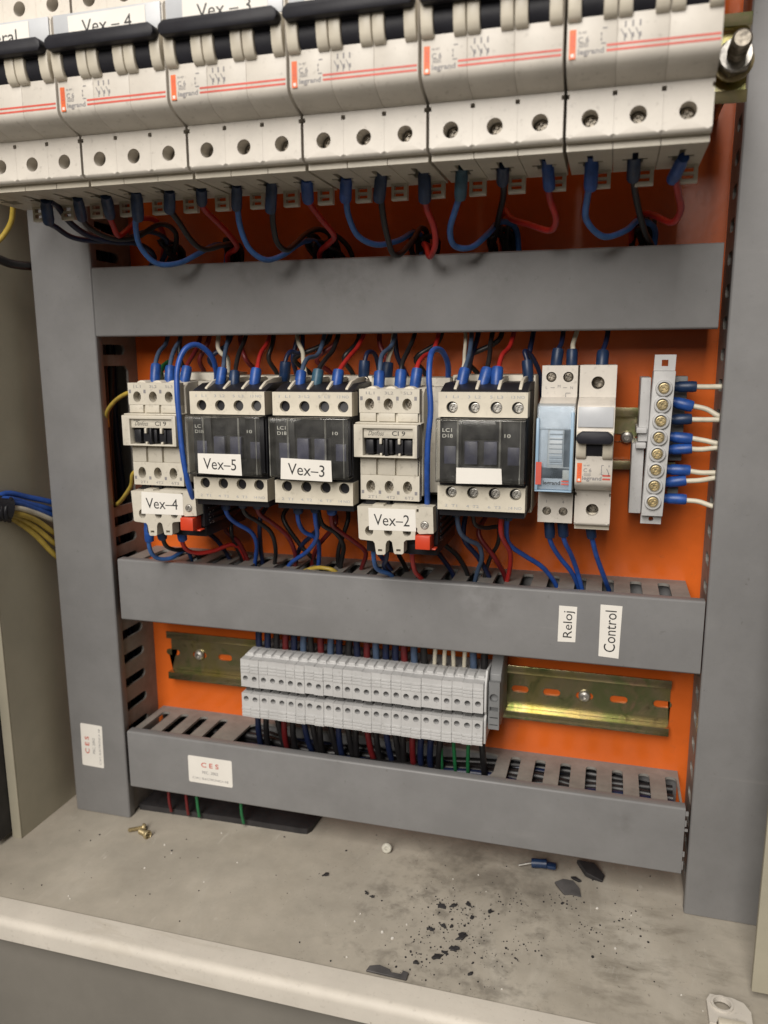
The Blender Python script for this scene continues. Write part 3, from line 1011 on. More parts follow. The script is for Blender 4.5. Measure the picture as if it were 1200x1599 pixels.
# ------------------------------------------------------------------ white three pole contactors
def make_small_contactor(label, loc):
    r = thing('contactor', label, 'contactor', loc, 'off white contactors with black windows')
    build('rear_base', M().box(0, 44.2, -45, -8, -31, 33.5), 'dcream', r, bevel=0.6)
    m = M()
    m.prism([(-45.1, 29.5), (-66, 28.5), (-70, 26.0), (-70, -27.5), (-64, -29), (-45.1, -29)], 2.2, 35.4)
    build('housing', m, 'dcream', r, bevel=0.5)
    build('coil_housing', M().box(35.5, 43.6, -56, -45.1, -28, 29), 'dcream', r, bevel=0.8)
    hx = (7.8, 17.9, 27.9)
    m = M()
    for i, x in enumerate(hx):
        m.lathe((x - .2, -70.2, 25.2), (0, 1, 0), [(4.5, 0), (4.5, 16)], 20)
    build_each('terminal_hood', m, 'dcream', r, bevel=0.5)
    m = M()
    m.plate(rect(2.2, 34.4, 16.2, 28.4), [circ(x, 20.6, 2.55, 16, 3.1) for x in hx], -75.6, -70.1)
    # bottom face with tall pockets
    m.plate(rect(2.6, 34.6, -29.6, -16.4), [circ(x + .3, -22.6, 2.5, 16, 3.4) for x in hx], -75.6, -70.1)
    build_each('terminal_face', m, 'dcream', r, sharp=30)
    for x in hx:
        for z in (20.6, -22.8):
            build('terminal_screw', screw_head((x + .6, -70.1, z), 2.3), 'dsteel', r)
    m = M()
    for i, (a, b) in enumerate(((2.4, 11.2), (12.6, 21.4), (22.8, 33.6))):
        m.prism([(-70.1, 16.1), (-75.5, 16.1), (-75.5, 11.8), (-74.3, 11.4), (-74.3, 9.8), (-70.1, 9.8)], a, b)
        m.box(b + .02, b + 1.38 if i < 2 else b + .8, -74.0, -70.1, 9.8, 16.1)
        m.prism([(-70.1, -6.2), (-75.0, -6.2), (-75.4, -11), (-75.4, -16.3), (-70.1, -16.3)], a, b)
        m.box(b + .02, b + 1.38 if i < 2 else b + .8, -73.6, -70.1, -16.3, -6.2)
    build_each('shutter_panel', m, 'dcream', r, bevel=0.25)
    # carrier frame and its black window
    m = M()
    m.plate([(1.0, -6.4), (34.8, -6.4), (34.8, 10.6), (1.0, 10.6)], [[(5.8, -5.6), (32.4, -5.6), (32.4, 8.6), (5.8, 8.6)]], -82, -70.1)
    m.box(1.0, 36.2, -79.5, -70.1, 10.65, 11.4)
    cf = build('carrier_frame', m, 'dcream', r, bevel=0.4)
    m = M()
    m.box(5.9, 32.3, -80.2, -78.6, 3.6, 8.5)
    ns = build('name_strip', m, 'dcream', cf, bevel=0.2)
    m = M()
    m.text('Danfoss', 12.6, -80.26, 6.1, 2.5, 8.6, 0.0, shear=0.5, bold=-0.004)
    m.line((7.6, 7.7), (11.6, 7.7), -80.26, .3)
    m.text('CI 9', 24.6, -80.26, 6.1, 2.4, 7.0, bold=0.006)
    build('name_lettering', m, 'ink', cf, flat=True)
    m = M()
    m.box(5.9, 32.3, -72, -70.2, -5.5, 3.5)
    for x in (6.6, 12.4, 16.8, 22.4, 27.2):
        m.box(x, x + 4.2, -78.8, -72, -4.9, 2.6)
    m.box(17.5, 19.2, -81.6, -78.8, -6.0, 3.4)
    build('contact_window', m, 'black', cf, bevel=0.5)
    m = M()
    for x in (14.6, 24.4):
        m.box(x, x + 1.3, -81.2, -79.0, 0.6, 3.55)
        m.box(x + .1, x + 1.2, -80.6, -79.0, -5.55, -4.2)
    build_each('frame_tooth', m, 'dcream', cf, bevel=0.2)
    m = M()
    for i, s in enumerate(('1L1', '3L2', '5L3')):
        m.text(s, hx[i] + .4, -75.66, 26.4, 1.5, 4.6)
    for i, s in enumerate(('2T1', '4T2', '6T3')):
        m.text(s, hx[i] + 1.2, -75.66, -28.0, 1.5, 4.6)
    for x in (3.6, 13.0, 23.0, 32.6):
        m.quad(x - .9, x + .5, -75.66, 22.6, 24.6)
        m.quad(x - .5, x + .9, -75.66, -26.4, -24.6)
    build('printed_marking', m, 'greyink', r, flat=True)
    return r
sb = make_small_contactor('off white contactor above the relay with the paper label Vex-2', (171.4, 0, -98.0))
sa = dup(sb, (34.2, 0, -95.4), 'off white contactor above the relay with the paper label Vex-4')

# ------------------------------------------------------------------ overload relays
OUT = [(172.7, -131.1), (181.2, -130.8), (181.4, -129.8), (187.0, -129.7), (187.4, -130.6), (191.6, -130.6), (191.9, -129.6), (198.1, -129.5), (213.7, -129.9), (214.2, -143.8), (206.6, -144.4), (205.4, -143.2), (205.6, -141.6), (204.6, -140.6), (204.3, -147.6), (199.4, -148.1), (198.2, -149.2), (198.1, -155.1), (197.4, -155.9), (193.4, -156.0), (192.8, -155.4), (191.8, -149.6), (190.4, -148.6), (189.0, -149.3), (188.3, -151), (188.1, -156.0), (187.4, -156.8), (183.6, -157.0), (183.0, -156.4), (182.2, -150.8), (181.2, -149.6), (174.2, -149.1), (173.4, -148.4)]
OX, OZ = 171.5, -143.0
def make_relay(label, loc):
    r = thing('overload_relay', label, 'overload relay', loc, 'thermal relays hanging under the off white contactors')
    o = [(x - OX, z - OZ) for x, z in OUT]
    holes = [circ(x - OX, z - OZ, 2.3, 14, 2.7) for x, z in ((179.2, -144.2), (189.7, -144.0), (199.9, -143.5))]
    holes.append(circ(209.4 - OX, -139.6 - OZ, 2.3, 14))
    holes += [rect(184.0 - OX, 186.4 - OX, -155.2 - OZ, -153.9 - OZ), rect(194.1 - OX, 196.5 - OX, -154.6 - OZ, -153.3 - OZ)]
    holes.append(rect(205.0 - OX, 206.2 - OX, -132.9 - OZ, -131.2 - OZ))
    build('front_plate', M().plate(o, holes, -78.0, -70.5), 'dcream', r, sharp=30)
    m = M()
    m.box(1.0, 43.4, -70.4, -14, 6.0 - 14.5, 12.5)
    m.box(2.5, 42.0, -66, -14, -15.5, -8.6)
    for k in range(5):
        m.box(43.5, 44.3, -66, -20, -6.5 + k * 3.6, -4.9 + k * 3.6)
    build('black_body', m, 'black', r, bevel=0.4)
    m = M()
    for k, x in enumerate((6.0, 13.5, 21.0)):
        m.cyl((x + 1, -70, 13.0), (0, -1, 0), 3.0, 1.5, 14)
    build_each('contact_pin', m, 'black', r)
    for x, z in ((179.5, -144.3), (190.2, -144.1), (200.4, -143.6)):
        build('terminal_screw', screw_head((x - OX + .4, -72.6, z - OZ), 2.0), 'dsteel', r)
    build('terminal_screw', screw_head((209.4 - OX, -77.6, -139.6 - OZ), 2.15, h=0.8), 'steel', r)
    m = M()
    m.box(204.9 - OX, 212.9 - OX, -80.5, -70.5, -152.2 - OZ, -144.9 - OZ)
    m.box(206.4 - OX, 215.0 - OX, -76, -70.5, -153.2 - OZ, -152.3 - OZ)
    build('reset_button', m, 'red', r, bevel=0.5)
    m = M()
    n0 = len(m.v)
    for k, s in enumerate(('5', '4,5', '4', '3,5', '3', '2,5')):
        m.text(s, 0, -0.1, 8.5 - k * 3.2, 1.3)
        m.line((-4.4, 8.5 - k * 3.2), (-2.6, 8.5 - k * 3.2), -.1, .3)
    m.v = [(43.47, -60 + a, c) for a, b, c in m.v]
    build('scale_marking', m, 'whiteink', r, flat=True)
    return r
ra = make_relay('overload relay with the paper label Vex-2 and a red reset button', (OX, 0, OZ))
rb2 = dup(ra, (OX - 137.0, 0, OZ + 2.6), 'overload relay with the paper label Vex-4 and a red reset button')
paper_word(ra, 'Vex–2', 191.6 - OX, -137.7 - OZ, 25.6, 11.6, math.radians(0.6), 6.3, 19.5, y=-78.12)
paper_word(rb2, 'Vex–4', 192.3 - OX, -137.7 - OZ, 26.4, 12.4, math.radians(0.0), 6.3, 20.5, y=-78.12)

# ------------------------------------------------------------------ earth bar with eight clamps
t = thing('terminal_bar', 'upright pale grey terminal bar with eight brass screws', 'terminal bar', (324.4, -7.5, -95))
m = M()
ht = [(325.5, -57.0)]
hs = [(325.4, -69.6), (325.1, -78.0), (324.8, -86.3), (324.4, -94.7), (324.1, -103.2), (323.8, -111.6), (323.6, -120.0), (323.3, -128.4)]
zl = [-53.0, -60.5, -136.5, -141]
def bx(z):
    return 324.4 + (z + 95) * 0.0285
m.prism([(bx(-61) - 5.3, -61), (bx(-61) + 5.3, -61), (bx(-136) + 5.3, -136), (bx(-136) - 5.3, -136)], -41.5, -30, 'y')
m.prism([(bx(-61) - 5.1, -61.05), (bx(-61) + 5.1, -61.05), (bx(-136) + 5.1, -135.95), (bx(-136) - 5.1, -135.95)], -29.9, -24, 'y')
local(m, (324.4, -7.5, -95))
build('bar_body', m, 'grey', t, bevel=0.3)
m = M()
m.plate([(bx(-61) - 5.2, -60.9), (bx(-61) + 5.2, -60.9), (bx(-53) + 5.2, -52.8), (bx(-53) - 5.2, -52.8)], [slot_z for slot_z in [[(325.5 - 1.6, -58.6), (325.5 + 1.6, -58.6), (325.5 + 1.6, -55.4), (325.5 - 1.6, -55.4)]]], -36, -33)
m.plate([(bx(-141) - 5.2, -141.2), (bx(-141) + 5.2, -141.2), (bx(-136) + 5.2, -136.1), (bx(-136) - 5.2, -136.1)], [circ(bx(-138.5), -138.6, 1.3, 10)], -36, -33)
local(m, (324.4, -7.5, -95))
build_each('mounting_ear', m, 'grey', t)
for (x, z) in hs:
    m = M().lathe((x, -41.4, z), (0, -1, 0), [(4.2, 0), (4.2, 1.3), (3.75, 1.7), (3.25, 1.7), (3.2, 0.05), (0.1, 0.05)], 22)
    local(m, (324.4, -7.5, -95))
    cl = build('screw_collar', m, 'grey', t, sharp=50)
    s = screw_head((x, -41.6, z), 2.75, h=0.9)
    local(s, (324.4, -7.5, -95))
    build('clamp_screw', s, 'brass', cl)
m = M()
m.box(314.5, 319.5, -31, -0.3, -98, -64.5)
m.box(311.8, 318, -30, -0.3, -137, -99.2)
m.box(313.4, 318.6, -34, -7.6, -93.4, -90.4)
m.box(313.4, 318.6, -34, -7.6, -101.4, -98.4)
local(m, (324.4, -7.5, -95))
build_each('rail_carrier', m, 'grey', t, bevel=0.4)
m = M()
m.box(331.5, 338.2, -22, -7.6, -77, -64)
m.box(331.5, 337, -22, -7.6, -127, -121)
m.box(330.5, 337.8, -20, -7.6, -109, -78)
local(m, (324.4, -7.5, -95))
build_each('rear_bracket', m, 'endgrey', t, bevel=0.4)

# ------------------------------------------------------------------ row of grey terminal blocks
TG = 'row of slim grey terminal blocks on the lowest rail'
TL = 'slim grey terminal block at the left end of the row on the lowest rail'
NTH = ['leftmost'] + [w + ' from the left' for w in 'second third fourth fifth sixth seventh eighth ninth tenth eleventh twelfth thirteenth fourteenth fifteenth sixteenth seventeenth eighteenth nineteenth twentieth'.split()] + [w + ' from the right' for w in 'fifth fourth third second'.split()] + ['rightmost']
PITCH = 6.08
def make_block(loc):
    r = thing('terminal_block', TL, 'terminal block', loc, TG)
    w = 5.98
    xm = w / 2
    m = M()
    # central web that sits on the rail
    m.prism([(0, -15), (-28, -14), (-29, -3.6), (-29, 3.6), (-28, 18), (0, 20)], 0.1, w - .1)
    # flat lead-in top behind the clamp face
    m.prism([(-20, 19.0), (-20, 21.4), (-22, 21.6), (-34.0, 20.9), (-34.0, 17.0)], 0.05, w - .05)
    h = build('housing', m, 'grey', r, bevel=0.2)
    m = M()
    m.plate(rect(0, w, 2.4, 20.4), [circ(xm, 8.0, 1.75, 12)], -40.5, -29.1)
    m.plate(rect(0, w, -17.6, -2.0), [circ(xm, -5.6, 1.75, 12)], -40.5, -29.1)
    up, lo = M(), M()
    up.add(m.v[m.p[0][0]:m.p[0][0] + m.p[0][2]], m.f[:m.p[0][3]])
    o = m.p[1][0]
    lo.add(m.v[o:], [tuple(i - o for i in f) for f in m.f[m.p[1][1]:]])
    for k, zz in ((up, (16.6, 14.6, 12.6)), (lo, (-12.0, -14.0, -16.0))):
        for z in zz:
            k.box(0.1, w - .1, -41.0, -40.3, z - .5, z + .5)
        build('clamp_face', k, 'grey', h, sharp=30)
    k = M()
    k.box(1.6, w - .5, -33.2, -24.5, 20.6, 22.1)
    build('lead_in_rib', k, 'grey', h, bevel=0.2)
    for z in (8.0, -5.6):
        build('clamp_screw', M().lathe((xm, -33.0, z), (0, -1, 0), [(1.65, 0), (1.3, .5), (.5, .6)], 10), 'dark', h)
    m = M()
    m.box(1.0, w - .8, -36.0, -29.1, -1.95, 0.3)
    build('marker_slot', m, 'slotgrey', h)
    return r
tb0 = make_block((85.6, -7.5, -257.5))
for k in range(1, 25):
    j = random.uniform(-.5, .5)
    dup(tb0, (85.6 + PITCH * k, -7.5 + j, -257.5 + random.uniform(-.2, .2)), 'slim grey terminal block, %s in the row on the lowest rail' % NTH[k], TG)
t = thing('end_clamp', 'darker grey end clamp block right of the terminal row', 'terminal block', (239.6, -7.5, -251.5))
m = M()
m.prism([(0, -14), (-26, -15.8), (-32, -13.2), (-32, 6), (-30, 17), (-22, 22), (-18, 26), (0, 26)], 0, 6.6)
b = build('housing', m, 'endgrey', t, bevel=0.5)
m = M()
m.plate(rect(0.1, 6.5, -15, 14), [circ(3.3, 4.4, 2.6, 12), rect(.9, 5.9, -3.8, -1.2), rect(1, 5.8, -8.2, -7.4), rect(1, 5.8, -12.6, -11.9)], -35, -32.1)
build('clamp_face', m, 'endgrey', t)
m = M().box(0, 6.6, -8, 8, 24.1, 40)
t2 = thing('end_plate', 'thin grey separator plate at the right end of the terminal row', 'separator plate', (237.8, -7.5, -257.5))
build('plate', M().prism([(0, -16), (-30, -15.4), (-38.5, -17), (-39, -2), (-36, 0), (-39, 3), (-39, 19), (-34, 26.5), (0, 23)], 0, 1.3), 'grey', t2, bevel=0.2)

# ------------------------------------------------------------------ wires
def wire(label, pts, col, r=1.5, sleeve=None, slen=11, group=None, sr=2.85, end_sleeve=False):
    rw = random.Random(label)
    k = 0.55 if sleeve else 0.25
    pts = [p if i < 2 else tuple(c + rw.uniform(-k, k) for c in p) for i, p in enumerate(pts)]
    slen *= rw.uniform(.9, 1.1)
    sr *= rw.uniform(.93, 1.06)
    p0 = pts[0]
    loc = (p0[0], p0[1], p0[2])
    q = [(a - loc[0], b - loc[1], c - loc[2]) for a, b, c in pts]
    m = M().tube(q, r)
    if sleeve is None:
        o = build('wire', m, col, None, sharp=80)
        tag(o, label, 'wire', group, loc)
        return o
    root = thing('wire', label, 'wire', loc, group)
    build('insulation', m, col, root, sharp=80)
    d = ((Vector(q[1]) - Vector(q[0])).normalized() + Vector([rw.uniform(-.06, .06) for _ in range(3)])).normalized()
    s = M().lathe(Vector(q[0]) - d * 2.0, d, [(sr * .86, 0), (sr * .88, slen * .25), (sr, slen * .3), (sr * 1.02, slen * .97), (sr * .93, slen + 1.4), (r * 1.02, slen + 1.5)], 12)
    build('ferrule_sleeve', s, sleeve, root, sharp=40)
    return root

ORD = ['right end', 'second', 'third', 'fourth', 'fifth', 'left end']
def bname(k):
    return ['breaker at the right end', 'breaker second from the right', 'breaker third from the right', 'breaker fourth from the right', 'breaker next right of the General one', 'breaker with the cropped General label'][k]
TOP = {
 't1': ('w_red', [(323.1,-109,24.5),(321.6,-98.1,20.4),(323.8,-87.2,14.9),(326.0,-76.4,10.0),(323.6,-65.5,7.1),(316.3,-54.6,11.8),(310.7,-43.8,14.7),(306.6,-32.9,11.4),(305.7,-22,2.6)]),
 't2': ('w_black', [(304.3,-109,26.8),(304.7,-94.5,21.2),(306.0,-80,17.2),(308.8,-65.5,9.8),(311.9,-51,4.6),(315.7,-36.5,1.3),(318.9,-22,-6)]),
 't3': ('w_blue', [(287.4,-109,27.4),(286.7,-100.3,19.8),(285.1,-91.6,14.4),(285.1,-82.9,8.2),(289.1,-74.2,2.9),(294.8,-65.5,1.9),(302.8,-56.8,6.2),(309.3,-48.1,11.1),(315.6,-39.4,10.0),(317.5,-30.7,5.0),(315.5,-22,-6)]),
 't4': ('w_red', [(269.0,-109,27.6),(268.7,-99.3,21.1),(269.3,-89.7,15.6),(271.4,-80,8.5),(267.6,-70.3,5.3),(257.5,-60.7,9.5),(247.5,-51,14.5),(242.2,-41.3,20.1),(238.4,-31.7,17.0),(240.9,-22,-4)]),
 't5': ('w_black', [(250.3,-109,26.8),(248.4,-91.6,22.5),(245.6,-74.2,19.7),(242.1,-56.8,15.7),(236.9,-39.4,8.6),(231.1,-22,-4)]),
 't6': ('w_blue', [(232.4,-109,26.4),(230.2,-99.3,19.9),(225.8,-89.7,14.3),(221.5,-80,6.0),(221.9,-70.3,-0.2),(229.2,-60.7,0.8),(236.0,-51,8.9),(239.7,-41.3,15.5),(247.2,-31.7,12.4),(248.5,-22,-4)]),
 't7': ('w_red', [(215.5,-109,27.5),(213.5,-100.3,20.1),(213.1,-91.6,14.7),(214.0,-82.9,7.4),(213.1,-74.2,0.6),(208.6,-64,-3.4),(203.5,-54,1.5),(200.5,-44,5.0),(201.5,-34,4.0),(203.4,-24,-6)]),
 't8': ('w_black', [(195.8,-109,27.1),(192.6,-99.3,20.9),(191.4,-89.7,11.8),(189.9,-80,4.4),(190.6,-70.3,-1.7),(192.7,-60.7,-0.9),(196.1,-51,6.5),(198.2,-41.3,13.3),(199.6,-31.7,11.3),(196.3,-22,-5)]),
 't9': ('w_blue', [(179.1,-109,26.0),(175.4,-98.1,19.8),(172.9,-87.2,13.1),(174.3,-76.4,5.6),(181.1,-65.5,3.0),(189.1,-54.6,5.7),(194.3,-43.8,10.8),(197.0,-32.9,9.9),(192.7,-22,-5)]),
 't10': ('w_red', [(159.8,-109,26.6),(154.3,-94.5,21.6),(155.4,-80,15.1),(157.6,-65.5,9.1),(148.9,-51,6.9),(139.0,-36.5,4.0),(135.6,-22,-5)]),
 't11': ('w_black', [(142.5,-109,26.5),(138.4,-99.3,19.3),(133.9,-89.7,13.1),(131.5,-80,4.4),(132.3,-70.3,1.8),(134.3,-60.7,6.2),(137.2,-51,13.0),(141.1,-41.3,15.2),(145.0,-31.7,11.3),(139.5,-22,-5)]),
 't12': ('w_blue', [(124.5,-109,25.9),(119.8,-99.3,20.3),(116.5,-89.7,11.8),(116.4,-80,1.9),(120.5,-70.3,-2.9),(126.0,-60.7,0),(130.3,-51,6.0),(133.4,-41.3,10.1),(137.3,-31.7,8.1),(131.6,-22,-6)]),
 't13': ('w_red', [(105.9,-109,25.8),(98.2,-94.5,21.1),(97.4,-80,16.4),(98.0,-65.5,12.0),(95.2,-51,7.4),(81.9,-36.5,4.4),(76.5,-22,-5)]),
 't14': ('w_black', [(88.7,-109,25.6),(82.2,-98.1,20.1),(80.7,-87.2,15.1),(81.6,-76.4,8.0),(83.1,-65.5,4.4),(89.2,-54.6,8.2),(91.0,-43.8,10.2),(89.5,-32.9,6.3),(83.1,-22,-5)]),
 't15': ('w_blue', [(70.3,-109,26.1),(64.3,-99.3,19.0),(56.6,-89.7,14.6),(52.4,-80,5.4),(56.5,-70.3,-2.6),(64.3,-60.7,-1.1),(71.3,-51,4.5),(76.5,-41.3,9.7),(79.6,-31.7,8.7),(72.2,-22,-5)]),
 't16': ('w_red', [(53.2,-109,25.2),(46.3,-98.5,20.7),(41.0,-88,16.2),(37.4,-77.5,12.0),(37.2,-67,16.9),(39.9,-56.5,23.8),(42.9,-46,24.2),(41.4,-35.5,15.1),(30.5,-25,-5)]),
 't17': ('w_black', [(36.8,-109,24.9),(30.5,-98.5,19.9),(27.6,-88,16.2),(33.7,-77.5,10.8),(42.9,-67,11.9),(51.1,-56.5,20.5),(54.9,-46,16.7),(46.0,-35.5,5.9),(28.3,-25,-5)]),
 't18': ('w_dblue', [(17.8,-109,24.7),(10.8,-99.1,17.3),(7.7,-89.2,16.3),(10.8,-79.4,12.2),(18.0,-69.5,10.9),(30.0,-59.6,12.7),(40.6,-49.8,17.8),(45.6,-39.9,12.6),(29.2,-30,-5)]),
}
CN = {'w_red': 'red', 'w_blue': 'blue', 'w_black': 'black', 'w_dblue': 'dark blue'}
for i in range(18):
    c, p = TOP['t%d' % (i + 1)]
    s = ['s_blue', 's_dblue', 's_blue', 's_blue', 's_dblue', 's_teal', 's_dblue', 's_dblue', 's_blue', 's_blue', 's_dblue', 's_dblue', 's_dblue', 's_dblue', 's_dblue', 's_dblue', 's_dblue', 's_dblue'][i]
    wire('%s wire from the %s pole underneath the %s' % (CN[c], ('right', 'middle', 'left')[i % 3], bname(i // 3)), p, c, 1.5, s, 16.0, 'outgoing wires under the upper breakers')
wire('thinner dark blue wire curving beside the General breaker over the left duct', [(20.1,-109,25.2),(15.9,-97.7,24.9),(15.4,-86.4,17.7),(18.1,-75.1,13.2),(26.5,-63.9,10.9),(33.6,-52.6,11.4),(36.7,-41.3,5.5),(22.6,-30,-5)], 'w_dblue', 1.6)
# dark bundles of wire lying in the mouth of the top duct
BUN = 'dark wire tails dropping into the top of the upper duct'
random.seed(11)
for (x, n) in ((45, 4), (80, 2), (136, 3), (147, 3), (196, 3), (240, 4), (312, 3)):
    for k in range(n):
        a = random.uniform(-8, 8)
        wire('short black wire tail dropping into the top of the upper duct', [(x + a, -20, -12), (x + a * .6, -26, 2), (x + random.uniform(-4, 4), -32 - random.uniform(0, 10), 9 + random.uniform(-3, 5)), (x + random.uniform(-9, 9), -26, 8 + random.uniform(-2, 3)), (x + random.uniform(-12, 12), -18, -12)], 'w_black', 1.5, group=BUN)

MID = [
 ('blue-grey wire entering the left end terminal of the Vex-4 contactor', 'w_gblue', 's_blue', [(45.6,-62,-67),(44.0,-58,-57.3),(39.6,-45,-49.9),(35.3,-30,-44.0),(33.7,-22,-34)]),
 ('dim grey wire entering the middle terminal of the Vex-4 contactor', 'w_gblue', 's_blue', [(55.1,-62,-67),(53.7,-58,-57.3),(49.0,-45,-49.2),(44.1,-30,-42.9),(42.6,-22,-34)]),
 ('dark red wire entering the right terminal of the Vex-4 contactor', 'w_dred', 's_blue', [(64.6,-62,-67),(64.4,-58,-58.1),(60.7,-45,-52.3),(57.0,-30,-46.1),(57.5,-22,-34)]),
 ('blue-grey wire in the left terminal of the Vex-5 contactor', 'w_gblue', 's_blue', [(89.0,-66,-69.3),(89.5,-62,-59.1),(83.9,-48,-50.9),(76.8,-30,-42.5),(74.0,-22,-34)]),
 ('thin dark wire in the middle terminal of the Vex-5 contactor', 'w_black', 's_dblue', [(97.7,-66,-69.3),(96.9,-62,-60.2),(92.8,-48,-51.3),(88.6,-30,-42.6),(86.7,-22,-34)]),
 ('bright red wire in the right terminal of the Vex-5 contactor', 'w_red', 's_blue', [(109.7,-66,-69.2),(110.2,-62,-59.2),(106.4,-48,-51.4),(102.6,-30,-43.5),(101.8,-22,-34)]),
 ('blue-grey wire in the left terminal of the Vex-3 contactor', 'w_gblue', 's_blue', [(136.6,-66,-70.4),(136.7,-62,-60.9),(135.2,-50,-54.7),(136.9,-36,-50.8),(138.0,-22,-34)]),
 ('black wire with a teal ferrule in the middle terminal of the Vex-3 contactor', 'w_black', 's_teal', [(145.9,-66,-70.4),(146.0,-62,-60.9),(145.9,-50,-54.1),(146.3,-36,-48.0),(146.7,-22,-34)]),
 ('bright red wire in the right terminal of the Vex-3 contactor', 'w_red', 's_blue', [(157.6,-66,-70.3),(158.1,-62,-60.9),(159.4,-48,-53.5),(161.0,-34,-47.0),(162.4,-22,-34)]),
 ('blue-grey wire bending into the left terminal of the Vex-2 contactor', 'w_gblue', 's_blue', [(180.4,-62,-69.5),(180.0,-58,-57.6),(178.6,-48,-51.5),(179.8,-34,-46.5),(180.4,-22,-34)]),
 ('thin dark grey wire in the middle terminal of the Vex-2 contactor', 'w_black', 's_blue', [(192.0,-62,-69.5),(192.0,-58,-57.6),(191.8,-46,-50.9),(191.9,-32,-44.5),(191.7,-22,-34)]),
 ('red wire in the right terminal of the Vex-2 contactor', 'w_red', 's_blue', [(200.0,-62,-69.5),(200.4,-58,-58.3),(201.5,-48,-53.3),(204.5,-36,-49.1),(205.8,-22,-34)]),
 ('blue-grey wire in the left terminal of the blank labelled contactor', 'w_gblue', 's_blue', [(225.3,-66,-69.2),(226.1,-62,-60.9),(225.6,-50,-53.7),(224.4,-34,-45.8),(222.9,-22,-34)]),
 ('thin dark wire in the middle terminal of the blank labelled contactor', 'w_black', 's_blue', [(236.2,-66,-69.2),(237.7,-62,-60.9),(237.1,-50,-53.1),(236.0,-34,-46.0),(235.5,-22,-34)]),
 ('red wire in the right terminal of the blank labelled contactor', 'w_red', 's_blue', [(243.4,-66,-69.1),(243.6,-62,-60.9),(243.8,-50,-53.2),(245.9,-36,-47.1),(247.5,-22,-34)]),
 ('dark blue wire in the left top terminal of the timer', 'w_dblue', 's_dblue', [(271.0,-42,-60),(271.3,-40,-51.3),(272.7,-34,-46.3),(273.6,-22,-34)]),
 ('white wire in the right top terminal of the timer', 'w_white', 's_dblue', [(279.2,-42,-60),(279.4,-40,-50.7),(279.5,-32,-46.3),(282.4,-22,-34)]),
 ('dark blue wire in the top of the single narrow breaker', 'w_dblue', 's_dblue', [(294.3,-42,-60),(294.6,-38,-51.4),(296.1,-30,-44.8),(297.3,-22,-34)]),
 ('dark wire with a black ferrule at the rear left of the Vex-3 contactor', 'w_dblue', 's_dblue', [(118.5,-44,-66),(119.5,-44,-55.8),(121.6,-40,-50.4),(124.3,-32,-49.6),(122.3,-22,-34)]),
 ('cream wire with a black ferrule behind the Vex-2 contactor', 'w_white', 's_dblue', [(179.0,-42,-66),(179.6,-40,-54.2),(179.5,-34,-48.9),(178.1,-22,-34)]),
 ('dark blue wire hooking over the rear left of the Vex-2 contactor', 'w_dblue', 's_dblue', [(165.6,-42,-66),(166.8,-42,-54.2),(167.9,-38,-50.3),(169.6,-30,-52.4),(170.2,-22,-66)]),
 ('dark blue wire hooking over the rear right of the blank labelled contactor', 'w_dblue', 's_dblue', [(257.4,-44,-65),(256.3,-42,-56.2),(255.0,-40,-50.5),(258.2,-34,-53.2),(261.5,-26,-63.2),(262.4,-20,-75.6)]),
]
for lb, c, s, p in MID:
    wire(lb, p, c, 1.3, s, 10.5, 'wires entering the contactor row from above', sr=3.05)
LOOSE = [
 ('long blue wire looping over and down the right side of the Vex-4 contactor', 'w_sblue', 1.55, [(77.3,-48,-68.5),(81.3,-55,-61.0),(82.2,-62,-52.4),(78.9,-70,-46.5),(74.3,-76,-48.9),(71.4,-80,-57.9),(71.9,-83,-70.9),(73.0,-84,-88.2),(74.3,-84,-107.6),(75.4,-82,-123.2),(74.0,-74,-134.1),(69.1,-60,-142.9)]),
 ('long blue wire looping over and down the right side of the Vex-2 contactor', 'w_sblue', 1.55, [(213.4,-40,-68.2),(214.9,-48,-57.7),(213.7,-56,-51.1),(211.3,-64,-49.5),(210.4,-72,-53.1),(211.5,-78,-63.8),(212.4,-80,-79.6),(211.5,-80,-95.8),(210.5,-78,-110.9),(209.1,-70,-130.8)]),
 ('cream wire curling behind the left terminal of the Vex-5 contactor', 'w_white', 1.3, [(83.5,-44,-62),(82.4,-42,-53.8),(76.3,-38,-50.8),(70.9,-32,-46.3),(67.9,-22,-34)]),
 ('cream wire rising behind the left terminal of the Vex-3 contactor', 'w_white', 1.3, [(131.9,-44,-65),(129.7,-42,-55.8),(127.1,-36,-50.4),(121.3,-28,-43.7),(117.5,-22,-34)]),
 ('cream wire rising beside the left terminal of the blank labelled contactor', 'w_white', 1.0, [(222.8,-60,-67.5),(225.0,-57,-58.3),(223.6,-46,-52.1),(220.9,-30,-44.0),(219.0,-22,-34)]),
 ('green wire end tucked behind the top left of the Vex-4 contactor', 'w_green', 1.8, [(36,-30,-56),(39,-44,-60),(40,-50,-66)]),
]
for lb, c, r, p in LOOSE:
    wire(lb, p, c, r)
